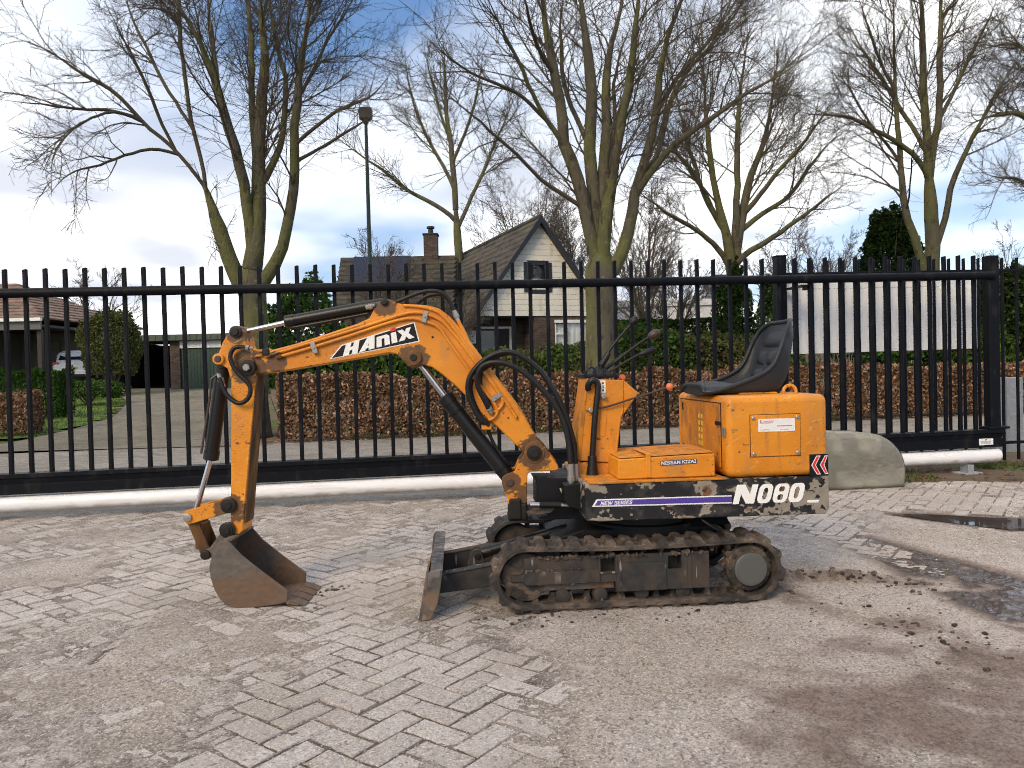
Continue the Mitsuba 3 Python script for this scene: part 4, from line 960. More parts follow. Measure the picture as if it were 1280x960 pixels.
def lever(p, knob, kr, kl, mat, grip=None):
    L = mo('lever', tube(p, .0075, 8, samples=16), 'm_hose', smooth=True)
    d_ = np.subtract(p[-1], p[-2]); d_ = d_ / np.linalg.norm(d_)
    e = np.array(p[-1], float)
    mo('lever_knob', rod(e - d_ * kl * .5, e + d_ * kl * .5, [(kl * (1 - math.cos(t)) / 2, max(kr * math.sin(t), .001) * (0.82 + .18 * t / PI)) for t in np.linspace(0, PI, 13)], 18), mat, L, smooth=True)
    if grip: mo('lever_sleeve', rod(grip[0], grip[1], [(0, .011), (.004, .016), (.05, .017), (.08, .014)], 14), 'm_hose', L, smooth=35)
lever([(.283, .40, 1.12), (.31, .40, 1.18), (.345, .40, 1.238), (.40, .40, 1.305), (.475, .40, 1.385)], 0, .023, .062, 'm_hose', ((.297, .40, 1.155), (.345, .40, 1.235)))
lever([(.300, .44, 1.12), (.40, .44, 1.19), (.50, .44, 1.262), (.590, .44, 1.315)], 0, .027, .072, 'm_knobbrown')
lever([(.325, .38, 1.12), (.40, .38, 1.16), (.48, .38, 1.203), (.535, .38, 1.222)], 0, .019, .10, 'm_hose')
lever([(.29, .48, 1.12), (.36, .48, 1.165), (.43, .48, 1.21)], 0, .011, .08, 'm_hose')
mo('blade_lever', tube([(.245, .28, .942), (.32, .28, .955), (.40, .28, .978), (.49, .28, 1.003), (.612, .28, 1.038)], .0052, 8, samples=20), 'm_knobbrown', smooth=True)
mo('blade_lever_knob', rod((.604, .28, 1.036), (.642, .28, 1.046), [(.019 * (1 - math.cos(t)), .0195 * max(math.sin(t), .02)) for t in np.linspace(0, PI, 13)], 18), 'm_ball', smooth=True, label='orange ball on the long low lever')
mo('side_lever_knob', [rod((.40, .45, 1.086), (.436, .45, 1.094), [(.018 * (1 - math.cos(t)), .018 * max(math.sin(t), .02)) for t in np.linspace(0, PI, 13)], 18), tube([(.36, .45, 1.06), (.405, .45, 1.088)], .005, 6)], 'm_ball', smooth=True, label='orange ball behind the console')
# --- engine cover: rounded box
cov = Polygon([(.822, .602), (1.322, .602), (1.322, .992), (.822, .998)])
cv = mo('engine_cover', rbox(.822, 1.322, .022, .838, .604, .994, .035, 4), 'm_orange', smooth=40)
def groove(x0, x1, z0, z1, w, y): return [box(x0, x1, y - .0012, y, z0, z0 + w, 0), box(x0, x1, y - .0012, y, z1 - w, z1, 0), box(x0, x0 + w, y - .0012, y, z0 + w, z1 - w, 0), box(x1 - w, x1, y - .0012, y, z0 + w, z1 - w, 0)]
ap = mo('access_panel', box(.937, 1.180, .0165, .0215, .704, .902, .002), 'm_orange', cv)
mo('panel_gap', groove(.934, 1.183, .701, .905, .003, .0218), 'm_grease', cv)
for x in (.951, 1.166):
    for z in (.718, .888): mo('panel_bolt', rod((x, .009, z), (x, .0165, z), [(0, .007), (.002, .010), (.0075, .010)], 10), 'm_steel', cv)
mo('sticker', box(.973, 1.153, .0145, .0162, .822, .883, 0), 'm_white', cv)
mo('sticker_print', [box(.982, .990, .0136, .0143, .862, .878, 0), box(.990, 1.045, .0136, .0143, .862, .866, 0), box(1.0, 1.05, .0136, .0143, .870, .874, 0), box(1.065, 1.14, .0136, .0143, .846, .851, 0), box(.982, 1.03, .0136, .0143, .830, .8325, 0), box(1.08, 1.12, .0136, .0143, .830, .8325, 0)], 'm_pink', cv)
ch = mo('chevron_sticker', box(1.224, 1.316, .0195, .0215, .602, .706, 0), 'm_black', cv, label='black sticker with two red arrowheads')
for q in (0, .042):
    o = [(1.232 + q, .654), (1.258 + q, .699), (1.278 + q, .699), (1.254 + q, .654), (1.278 + q, .609), (1.258 + q, .609)]
    o = [(min(x, 1.314), z) for x, z in o]
    mo('chevron_edge', prism(Polygon(o).buffer(0), .0182, .0192), 'm_white', cv)
    mo('chevron', prism(Polygon(o).buffer(-.0035, join_style=2), .0172, .0180), 'm_red', cv)
mo('lifting_eye', tube([(1.19 + .032 * math.cos(t), .15, 1.006 + .030 * math.sin(t)) for t in np.linspace(-.5, PI + .5, 17)], .0085, 10), 'm_orange', cv, smooth=True)
mo('top_lid', box(.96, 1.15, .20, .66, .9945, 1.003, .003), 'm_orange_dirty', cv)
# left end face: door
door = mo('side_door', box(.8155, .8215, .10, .76, .645, .955, .002), 'm_orange_dirty', cv, label='scuffed door in the end of the engine cover')
mo('door_gap', [box(.8195, .8225, .094, .098, .64, .96, 0), box(.8195, .8225, .762, .766, .64, .96, 0), box(.8195, .8225, .098, .762, .958, .962, 0)], 'm_grease', cv)
mo('door_latch', [box(.806, .8155, .085, .14, .855, .872, .002), cyl((.80, .115, .863), (.816, .115, .863), .010, 12)], 'm_grease', cv)
mo('latch_plate', box(.8165, .821, .035, .075, .80, .845, .001), 'm_steel', cv)
mo('hinge', [cyl((.8145, .70, .90), (.8145, .70, .94), .006, 8), cyl((.8145, .70, .67), (.8145, .70, .71), .006, 8)], 'm_grease', cv)
mo('door_label', [box(.8145, .8152, .36 + .045 * q, .385 + .045 * q, .73 + .035 * k, .752 + .035 * k, 0) for q in range(2) for k in range(5)], 'm_yellow', cv)
# --- seat
def seat_grid(nu, nw):
    cen = spline([(.788, 0, 1.046), (.86, 0, 1.052), (.97, 0, 1.034), (1.08, 0, 1.030), (1.145, 0, 1.052), (1.188, 0, 1.105), (1.214, 0, 1.19), (1.240, 0, 1.28), (1.262, 0, 1.362)], nu)
    rim = spline([(.780, 0, 1.012), (.865, 0, 1.022), (.986, 0, 1.060), (1.075, 0, 1.096), (1.128, 0, 1.138), (1.160, 0, 1.196), (1.190, 0, 1.266), (1.226, 0, 1.33), (1.262, 0, 1.366)], nu)
    t = np.linspace(0, 1, nu)
    hw = np.interp(t, [0, .06, .15, .5, .75, .88, .95, 1], [.185, .205, .212, .214, .205, .185, .155, .12])
    w = np.linspace(-1, 1, nw)
    s = np.abs(w) ** 3.2
    P = cen[:, None] * (1 - s[None, :, None]) + rim[:, None] * s[None, :, None]
    P[:, :, 1] = .41 + hw[:, None] * np.sin(w * PI / 2 * .98)[None]
    return P
NU, NW = 40, 27
Pt = seat_grid(NU, NW)
bo = spline([(.788, 0, .998), (.88, 0, .998), (1.0, 0, .998), (1.12, 0, 1.0), (1.19, 0, 1.030), (1.228, 0, 1.10), (1.246, 0, 1.19), (1.266, 0, 1.28), (1.280, 0, 1.352)], NU)
Pb = Pt.copy()
wv = np.linspace(-1, 1, NW)
blend = (1 - np.abs(wv) ** 5)[None, :, None] * .85 + .12
Pb = Pt * (1 - blend) + np.stack([np.broadcast_to(bo[:, None, 0], (NU, NW)), .41 + (Pt[:, :, 1] - .41) * .96, np.broadcast_to(bo[:, None, 2], (NU, NW))], -1) * blend
Pb[:, :, 2] -= .006
def sheet(P, flip=False):
    n, m = P.shape[:2]
    k = (np.arange(n - 1)[:, None] * m + np.arange(m - 1)[None]).ravel()
    q = np.stack([k, k + 1, k + 1 + m, k + m], 1)
    return P.reshape(-1, 3), quads(q[:, ::-1] if flip else q)
def border(P): return np.vstack([P[0], P[1:, -1], P[-1, ::-1][1:], P[::-1, 0][1:-1]])
bt, bb_ = border(Pt), border(Pb)
m_ = len(bt); i_ = np.arange(m_); j_ = (i_ + 1) % m_
seat = mo('seat', [sheet(Pt), sheet(Pb, True), (np.vstack([bt, bb_]), quads(np.stack([i_, i_ + m_, j_ + m_, j_], 1)))], 'm_vinyl', smooth=50, label='black bucket seat with a high back')
mo('seat_rim', tube(np.vstack([bt, bt[:2]]), .0115, 10, ends=False), 'm_vinyl', seat, smooth=True)
def pad(u0, u1, w0, w1, h):
    us = np.linspace(u0, u1, 9); ws = np.linspace(w0, w1, 7)
    ui = us * (NU - 1); wi = (ws + 1) / 2 * (NW - 1)
    from scipy.ndimage import map_coordinates
    U_, W_ = np.meshgrid(ui, wi, indexing='ij')
    Q = np.stack([map_coordinates(Pt[:, :, c], [U_, W_], order=1) for c in range(3)], -1)
    gu = np.gradient(Q, axis=0); gw = np.gradient(Q, axis=1)
    n_ = np.cross(gu, gw); n_ /= np.linalg.norm(n_, axis=2, keepdims=True)
    if n_[4, 3, 2] - n_[4, 3, 0] < 0: n_ = -n_
    bump = (np.sin(np.linspace(0, PI, 9)) ** .45)[:, None] * (np.sin(np.linspace(0, PI, 7)) ** .45)[None]
    return sheet(Q + n_ * (bump * h - .003)[:, :, None])
mo('back_pad', pad(.80, .93, -.62, .62, .020), 'm_vinyl', seat, smooth=True)
for r0, r1 in ((.665, .785), (.545, .650)):
    for q in range(3): mo('back_pad', pad(r0, r1, -.62 + .425 * q, -.62 + .425 * q + .39, .017), 'm_vinyl', seat, smooth=True)
mo('pan_pad', pad(.05, .34, -.75, .75, .018), 'm_vinyl', seat, smooth=True)
mo('seat_mount', box(.90, 1.19, .26, .56, .994, 1.012, .004), 'm_black', seat)

# --- tracks
CL, CR_, CZ, RO = -.150, .920, .170, .150
def track_path(n):
    L = CR_ - CL; per = 2 * L + 2 * PI * RO
    out = []
    for s in np.arange(n) / n * per:
        if s < L: x, z, nx, nz = CR_ - s, CZ + RO, 0, 1
        elif s < L + PI * RO:
            a = PI / 2 + (s - L) / RO; x, z, nx, nz = CL + RO * math.cos(a), CZ + RO * math.sin(a), math.cos(a), math.sin(a)
        elif s < 2 * L + PI * RO: x, z, nx, nz = CL + s - L - PI * RO, CZ - RO, 0, -1
        else:
            a = -PI / 2 + (s - 2 * L - PI * RO) / RO; x, z, nx, nz = CR_ + RO * math.cos(a), CZ + RO * math.sin(a), math.cos(a), math.sin(a)
        if nz == 1: z -= .012 * math.sin(PI * (x - CL) / L)
        out.append((x, z, nx, nz))
    return np.array(out)
NP = 37
def lug_mesh(seed):
    r = np.random.default_rng(seed)
    pts = []
    for y0, y1 in ((.004, .176),):
        for z, lx_, ins in ((-.003, .026, 0), (.013, .019, .006), (.019, .011, .013)):
            for sx in (-1, 1):
                for y in (y0 + ins, y1 - ins, .06, .12): pts.append((sx * lx_ + r.normal(0, .0015) + (0.008 if .05 < y < .13 else 0), y, z + r.normal(0, .0014)))
    return hull(pts)
lug_variants = [lug_mesh(k) for k in range(4)]
guide = hull([(sx * (.017 if z < .01 else .008), y, -z) for sx in (-1, 1) for z in (.0, .042) for y in ((.060, .120) if z < .01 else (.070, .110))])
def frame_at(x, z, nx, nz, y0):
    return lambda v: np.column_stack([x + v[:, 0] * nz + v[:, 2] * nx, y0 + v[:, 1], z - v[:, 0] * nx + v[:, 2] * nz])
def track(y0, mat, near):
    P = track_path(148)
    N = len(P)
    V, F = [], []
    sec = [(0.0, -.004), (.004, 0), (.176, 0), (.180, -.004), (.180, -.020), (.176, -.023), (.004, -.023), (.0, -.020)]
    for x, z, nx, nz in P:
        for y, h in sec: V.append((x + nx * h, y0 + y, z + nz * h))
    m = len(sec)
    i = np.arange(N)[:, None]; a = np.arange(m)[None]
    q = np.stack([i * m + a, i * m + (a + 1) % m, ((i + 1) % N) * m + (a + 1) % m, ((i + 1) % N) * m + a], -1).reshape(-1, 4)
    tk = mo('rubber_track', (np.array(V), quads(q[:, ::-1])), mat, smooth=35, label='mud caked near rubber track' if near else 'far rubber track')
    pads = track_path(NP * 4)[::4]
    for k, (x, z, nx, nz) in enumerate(pads):
        mo('lug', (frame_at(x, z, nx, nz, y0)(lug_variants[k % 4][0]), lug_variants[k % 4][1]), mat, tk)
        mo('guide_lug', (frame_at(x - nx * .023, z - nz * .023, nx, nz, y0)(guide[0]), guide[1]), mat, tk)
    # running gear
    def gear(r0, r1, n, duty=.5):
        o = []
        for k in range(n):
            for t, r in ((0, r0), (.28, r1), (.5, r1), (.78, r0)):
                a = (k + t) / n * 2 * PI
                o.append((CR_ + r * math.cos(a), CZ + r * math.sin(a)))
        return o
    sp_ = mo('drive_sprocket', [prism(gear(.098, .124, 11), y0 + .060, y0 + .075, .002), prism(gear(.098, .124, 11), y0 + .105, y0 + .120, .002)], 'm_mudrubber' if near else 'm_under')
    mo('hub_plate', rod((CR_, y0 + .028, CZ), (CR_, y0 + .060, CZ), [(0, .100), (.006, .108), (.032, .108)], 40), 'm_mudrubber' if near else 'm_under', sp_, smooth=35)
    if near:
        hb = mo('hub_cap', rod((CR_, -.004, CZ), (CR_, .030, CZ), [(0, .066), (.001, .069), (.003, .070), (.0035, .076), (.006, .079), (.034, .079)], 44), 'm_hubcap', sp_, smooth=25, label='round grey metal cap of the drive hub')
        for q in range(10):
            a = q / 10 * 2 * PI
            mo('hub_bolt', rod((CR_ + .094 * math.cos(a), .020, CZ + .094 * math.sin(a)), (CR_ + .094 * math.cos(a), .029, CZ + .094 * math.sin(a)), [(0, .006), (.002, .008), (.009, .008)], 6), 'm_mudrubber', sp_)
    idl = mo('idler_wheel', rod((CL, y0 + .045, CZ - .004), (CL, y0 + .135, CZ - .004), [(0, .05), (.004, .095), (.010, .112), (.034, .114), (.036, .095), (.054, .095), (.056, .114), (.080, .112), (.086, .095), (.09, .05)], 36), 'm_mudrubber' if near else 'm_under', smooth=30)
    mo('idler_fork', [box(-.225, .0, y0 + .030, y0 + .044, .150, .182, .004), rod((CL, y0 + .022, CZ - .004), (CL, y0 + .046, CZ - .004), [(0, .020), (.004, .028), (.024, .028)], 18), box(-.27, -.235, y0 + .06, y0 + .12, .155, .185, .004)], 'm_under', idl, smooth=30)
    outer = shapely.box(-.162, .088, .724, .262)
    outer = outer.difference(shapely.box(.199, .186, .270, .250)).difference(shapely.box(.525, .184, .590, .248))
    outer = outer.difference(shapely.box(-.17, .08, .272, .136))
    fm = mo('track_frame', [prism(outer, y0 + .022, y0 + .034, .0015), box(-.150, .72, y0 + .034, y0 + .150, .10, .258, .003) if not near else cat([box(-.150, .196, y0 + .0345, y0 + .150, .138, .258, .003), box(.273, .522, y0 + .0345, y0 + .150, .10, .258, .003), box(.593, .72, y0 + .0345, y0 + .150, .10, .258, .003), box(.19, .60, y0 + .10, y0 + .150, .12, .257, .003)])], 'm_under')
    mo('frame_ledge', [prism([(-.160, .098), (.27, .098), (.27, .133), (-.160, .133)], y0 + .05, y0 + .14, .003)], 'm_rust', fm)
    mo('frame_rib', [box(.276, .300, y0 + .016, y0 + .0215, .088, .262, .002), box(.618, .637, y0 + .016, y0 + .0215, .088, .248, .002), box(-.162, .196, y0 + .010, y0 + .0215, .137, .197, .003), box(.30, .515, y0 + .013, y0 + .0215, .088, .222, .003)], 'm_under', fm)
    mo('frame_sill', prism([(.188, .178), (.28, .178), (.28, .252), (.27, .252), (.27, .186), (.199, .186), (.199, .252), (.188, .252)], y0 + .012, y0 + .0215, .001), 'm_under', fm)
    for x in (.02, .20, .40, .60):
        mo('track_roller', rod((x, y0 + .04, .072), (x, y0 + .14, .072), [(0, .018), (.003, .034), (.030, .036), (.034, .024), (.066, .024), (.070, .036), (.097, .034), (.1, .018)], 20), 'm_under', fm, smooth=35)
    if near:
        r = np.random.default_rng(5)
        mud = []
        for _ in range(130):
            x = r.uniform(-.155, .72); s_ = r.uniform(.004, .013, 3)
            z = .262 + r.uniform(-.008, .004) if r.random() < .6 else r.choice([.199, .137]) + r.uniform(-.002, .006)
            if x > .19 and z < .25: continue
            mud.append((iv * s_ * (1 + .3 * (r.random((len(iv), 1)) - .5)) + [x, r.uniform(.014, .03), z], if_))
        mo('dried_mud', mud, 'm_mudrubber', fm, kind='stuff')
track(0.0, 'm_mudrubber', True)
track(.68, 'm_cleanrubber', False)
# undercarriage centre and turntable
mo('carbody', [box(.12, .82, .18, .68, .20, .30, .01), box(.20, .74, .16, .70, .145, .22, .01), prism([(.0, .30), (.16, .345), (.78, .345), (.90, .30), (.90, .24), (.0, .24)], .22, .64, .006)], 'm_black')
mo('turntable', rod((.50, .43, .30), (.50, .43, .425), [(0, .27), (.01, .285), (.06, .285), (.062, .25), (.09, .25), (.092, .30), (.125, .30)], 40), 'm_black', smooth=35)
mo('motor_cover', [hull([(.66, .22, .345), (.90, .22, .345), (.66, .62, .345), (.90, .62, .345), (.69, .25, .395), (.885, .25, .395), (.69, .6, .395), (.885, .6, .395)])], 'm_black')
mo('hose', tube([(.70, .06, .41), (.73, .04, .385), (.77, .04, .36), (.80, .07, .35)], .007, 8, samples=14), 'm_hose', smooth=True)
# --- dozer blade
blade_prof = [(-.652, -.002), (-.600, .004), (-.568, .075), (-.552, .150), (-.541, .229), (-.596, .231), (-.610, .215), (-.622, .120), (-.640, .050)]
dz = mo('dozer_blade', [prism(soft(blade_prof, .003), .0, .012, .002), prism(soft(blade_prof, .003), .868, .88, .002), prism([(-.652, -.002), (-.640, -.002), (-.612, .116), (-.600, .205), (-.596, .231), (-.541, .229), (-.541, .220), (-.586, .221), (-.592, .19), (-.603, .116), (-.630, .0)][::1], .010, .870)], 'm_blade', smooth=25, label='scuffed steel dozer blade standing on the bricks')
mo('cutting_edge', prism([(-.660, -.008), (-.652, -.008), (-.634, .06), (-.643, .062)], .0, .88, .001), 'm_blade', dz)
arm = [(-.590, .150), (-.30, .192), (-.05, .200), (-.05, .115), (-.30, .092), (-.590, .064)]
for y in (.195, .615):
    a_ = mo('blade_arm', prism(soft(arm, .004), y, y + .055, .004), 'm_under', smooth=30)
    mo('arm_edge', prism([(-.588, .1505), (-.30, .1925), (-.05, .2005), (-.05, .206), (-.30, .198), (-.588, .156)], y - .004, y + .06, .001), 'm_under', a_)
mo('cross_tube', box(-.42, -.34, .25, .615, .085, .13, .008), 'm_under')
br2 = [(-.424, .115), (-.405, .205), (-.392, .228), (-.370, .234), (-.350, .222), (-.318, .115)]
for y in (.375, .455): mo('cylinder_bracket', prism(soft(br2, .006), y, y + .016, .002), 'm_under', smooth=30)
mo('bracket_pin', cyl((-.370, .365, .198), (-.370, .482, .198), .016, 16, .003), 'm_grease', smooth=35)
bcy = mo('blade_cylinder', rod((-.355, .425, .200), (.10, .425, .315), [(0, .026), (.01, .030), (.06, .030), (.062, .026), (.42, .026), (.47, .024)], 22), 'm_blacksteel', smooth=35)
LIMBS_A = [[(-5.11,15.2,0.68,0.269),(-5.06,15.2,1.15,0.253),(-5.04,15.2,1.78,0.245),(-5.06,15.2,2.49,0.253),(-5.09,15.2,3.02,0.285),(-5.02,15.2,3.44,0.214)],[(-5.1,15.2,2.89,0.19),(-5.35,15.17,3.13,0.166),(-5.52,15.11,3.55,0.15),(-5.66,15.04,4.06,0.141),(-5.77,14.96,4.55,0.133),(-5.87,14.9,4.94,0.124)],[(-5.87,14.9,4.91,0.093),(-6.14,14.8,5.32,0.077),(-6.4,14.71,5.61,0.069),(-6.73,14.56,5.95,0.061),(-7.19,14.32,6.47,0.045),(-7.66,14.12,6.74,0.037),(-8.09,13.89,7.04,0.029),(-8.47,13.7,7.2,0.021)],[(-5.86,14.9,4.91,0.101),(-5.92,14.95,5.44,0.093),(-6.1,15.07,6.33,0.086),(-6.27,15.21,7.23,0.071),(-6.38,15.35,8.16,0.064),(-6.48,15.52,9.19,0.049),(-6.58,15.7,10.24,0.033)],[(-6.35,14.7,5.56,0.046),(-6.51,14.44,6.12,0.038),(-6.57,14.13,6.61,0.029),(-6.71,13.59,7.24,0.021),(-6.78,13.2,7.61,0.014)],[(-6.94,14.6,6.15,0.038),(-7.28,14.33,6.18,0.03),(-7.63,13.89,6.06,0.025),(-7.97,13.27,5.91,0.017),(-8.22,12.6,5.76,0.013)],[(-6.9,14.7,6.07,0.031),(-7.12,14.31,6.11,0.026),(-7.3,13.8,5.86,0.022),(-7.36,13.25,5.48,0.017),(-7.12,12.1,4.52,0.013)],[(-6.29,14.8,5.48,0.039),(-6.6,14.57,5.51,0.03),(-6.94,14.18,5.32,0.026),(-7.21,13.7,4.98,0.021),(-7.43,13.21,4.72,0.017),(-7.5,12.6,4.16,0.013)],[(-6.03,14.9,6.11,0.047),(-6.5,15.13,6.75,0.039),(-7.02,15.47,7.51,0.032),(-7.62,15.95,8.62,0.025),(-8.06,16.4,9.68,0.017)],[(-5.01,15.2,3.83,0.135),(-5.08,15.11,4.57,0.11),(-5.19,14.98,5.42,0.101),(-5.34,14.85,6.11,0.093),(-5.48,14.72,6.8,0.077),(-5.67,14.58,7.42,0.061),(-5.86,14.47,7.83,0.053),(-6.11,14.36,8.22,0.037),(-6.38,14.2,8.81,0.022)],[(-5.43,15.2,6.2,0.063),(-5.64,15.35,6.88,0.056),(-5.8,15.54,7.59,0.049),(-5.97,15.81,8.52,0.041),(-6.12,16.1,9.47,0.025)],[(-4.99,15.2,3.36,0.198),(-4.92,15.21,4.07,0.166),(-4.89,15.23,4.78,0.143),(-4.88,15.26,5.81,0.119),(-4.81,15.3,6.84,0.104),(-4.79,15.33,7.79,0.088),(-4.79,15.36,8.59,0.072),(-4.77,15.4,9.71,0.048)],[(-4.95,15.3,5.03,0.072),(-5.06,15.47,5.95,0.073),(-5.15,15.68,6.91,0.065),(-5.2,15.92,7.89,0.058),(-5.24,16.2,9.01,0.051),(-5.34,16.5,10.16,0.034)],[(-4.81,15.2,4.96,0.079),(-4.6,15.26,5.33,0.072),(-4.43,15.34,5.74,0.064),(-4.34,15.48,6.5,0.056),(-4.41,15.66,7.36,0.049),(-4.6,15.81,8.08,0.041),(-4.78,15.99,8.9,0.033),(-4.86,16.2,9.82,0.025)],[(-5.13,15.2,2.86,0.142),(-4.83,15.17,3.12,0.134),(-4.59,15.13,3.42,0.126),(-4.37,15.09,3.83,0.11),(-4.19,15.01,4.48,0.102),(-4.08,14.92,5.15,0.093),(-4.02,14.82,5.81,0.085),(-3.9,14.7,6.6,0.077),(-3.75,14.58,7.37,0.061),(-3.59,14.45,8.13,0.053),(-3.45,14.3,8.93,0.03)],[(-3.97,14.7,5.69,0.038),(-3.55,14.5,5.92,0.034),(-3.02,14.19,6.1,0.03),(-2.44,13.84,6.13,0.022),(-1.85,13.3,6.45,0.014)],[(-3.98,14.8,5.34,0.039),(-3.67,14.94,5.53,0.031),(-3.26,15.2,5.83,0.028),(-2.91,15.46,6.13,0.024),(-2.47,15.8,6.56,0.016)],[(-3.87,14.6,6.56,0.038),(-3.62,14.73,6.98,0.031),(-3.38,14.96,7.6,0.027),(-3.04,15.27,8.35,0.02),(-2.83,15.5,8.93,0.016)]]
LIMBS_B = [[(1.71,15.0,1.1,0.312),(1.71,15.0,1.6,0.281),(1.72,15.0,2.15,0.273),(1.75,15.0,2.77,0.289),(1.77,15.0,3.16,0.344),(1.8,15.0,3.44,0.344)],[(1.63,15.0,3.01,0.156),(1.56,14.99,3.35,0.133),(1.43,14.95,3.96,0.125),(1.24,14.89,4.82,0.124),(1.04,14.84,5.45,0.116),(0.96,14.78,6.2,0.1),(0.86,14.72,6.94,0.092),(0.78,14.65,7.66,0.084),(0.75,14.58,8.38,0.068),(0.72,14.5,9.23,0.045)],[(1.05,14.6,5.35,0.053),(0.84,14.45,5.67,0.045),(0.6,14.26,5.97,0.041),(0.36,13.97,6.37,0.036),(0.19,13.72,6.67,0.032),(-0.12,13.21,7.19,0.024),(-0.36,12.8,7.52,0.013)],[(1.67,14.8,3.13,0.146),(1.66,14.86,3.76,0.139),(1.7,14.92,4.26,0.132),(1.65,15.03,5.11,0.125),(1.67,15.16,6.0,0.118),(1.71,15.29,6.89,0.111),(1.66,15.42,7.75,0.096),(1.61,15.54,8.51,0.081),(1.58,15.7,9.56,0.057)],[(1.79,14.9,3.07,0.155),(1.87,14.81,3.74,0.139),(1.97,14.71,4.36,0.123),(2.07,14.6,4.91,0.106),(2.19,14.48,5.44,0.098),(2.3,14.35,6.02,0.09),(2.4,14.2,6.62,0.081),(2.46,13.91,7.72,0.065),(2.5,13.7,8.46,0.043)],[(1.8,15.1,3.33,0.134),(1.83,15.17,4.15,0.118),(1.89,15.25,5.0,0.111),(1.93,15.35,5.9,0.096),(1.99,15.45,6.72,0.089),(2.1,15.55,7.55,0.073),(2.42,15.69,8.57,0.057),(2.58,15.8,9.42,0.033)],[(1.86,15.0,2.92,0.141),(2.09,14.97,3.08,0.133),(2.31,14.87,3.59,0.124),(2.43,14.73,4.25,0.107),(2.52,14.6,4.82,0.091),(2.68,14.48,5.28,0.083),(2.77,14.31,5.92,0.075),(2.82,14.16,6.43,0.066),(2.97,13.95,7.08,0.058),(3.21,13.74,7.69,0.043),(3.39,13.5,8.33,0.028)],[(2.41,14.4,4.4,0.067),(2.63,14.27,4.76,0.067),(2.89,14.12,5.05,0.062),(3.2,13.93,5.3,0.058),(3.51,13.75,5.47,0.05),(3.84,13.54,5.63,0.042),(4.24,13.24,5.86,0.034),(4.62,12.96,5.99,0.027),(4.98,12.66,6.15,0.02),(5.26,12.4,6.23,0.013)],[(1.19,14.7,4.26,0.046),(0.92,14.57,4.43,0.042),(0.57,14.34,4.63,0.037),(0.25,14.05,4.88,0.033),(-0.05,13.74,5.13,0.029),(-0.37,13.4,5.35,0.024),(-0.93,12.74,5.65,0.017),(-1.27,12.3,5.78,0.013)],[(1.66,15.0,5.61,0.055),(1.47,15.16,6.08,0.047),(1.29,15.37,6.58,0.048),(1.2,15.63,7.21,0.041),(1.2,16.0,8.09,0.037),(1.31,16.4,9.02,0.026)],[(0.98,14.6,5.57,0.046),(0.65,14.35,5.91,0.037),(0.25,14.01,6.17,0.033),(-0.15,13.7,6.25,0.029),(-0.49,13.42,6.27,0.024),(-0.93,12.95,6.42,0.02),(-1.33,12.4,6.59,0.013)],[(2.2,14.5,4.5,0.06),(2.45,14.6,4.87,0.061),(2.78,14.74,5.23,0.054),(3.0,14.93,5.81,0.051),(3.31,15.16,6.46,0.047),(3.8,15.44,7.15,0.04),(4.35,15.71,7.76,0.033),(5.02,16.1,8.7,0.025)],[(2.8,14.5,5.98,0.045),(3.11,14.7,6.42,0.042),(3.49,14.98,6.9,0.039),(3.97,15.32,7.41,0.032),(4.52,15.82,8.25,0.025),(4.92,16.3,9.13,0.017)],[(1.88,15.0,5.02,0.047),(2.04,15.13,5.67,0.047),(2.19,15.26,6.17,0.04),(2.19,15.39,6.69,0.036),(2.34,15.58,7.4,0.032),(2.64,15.8,8.13,0.025)],[(0.84,14.4,6.74,0.045),(0.6,14.09,7.06,0.037),(0.45,13.67,7.37,0.028),(0.34,13.0,7.74,0.02)]]
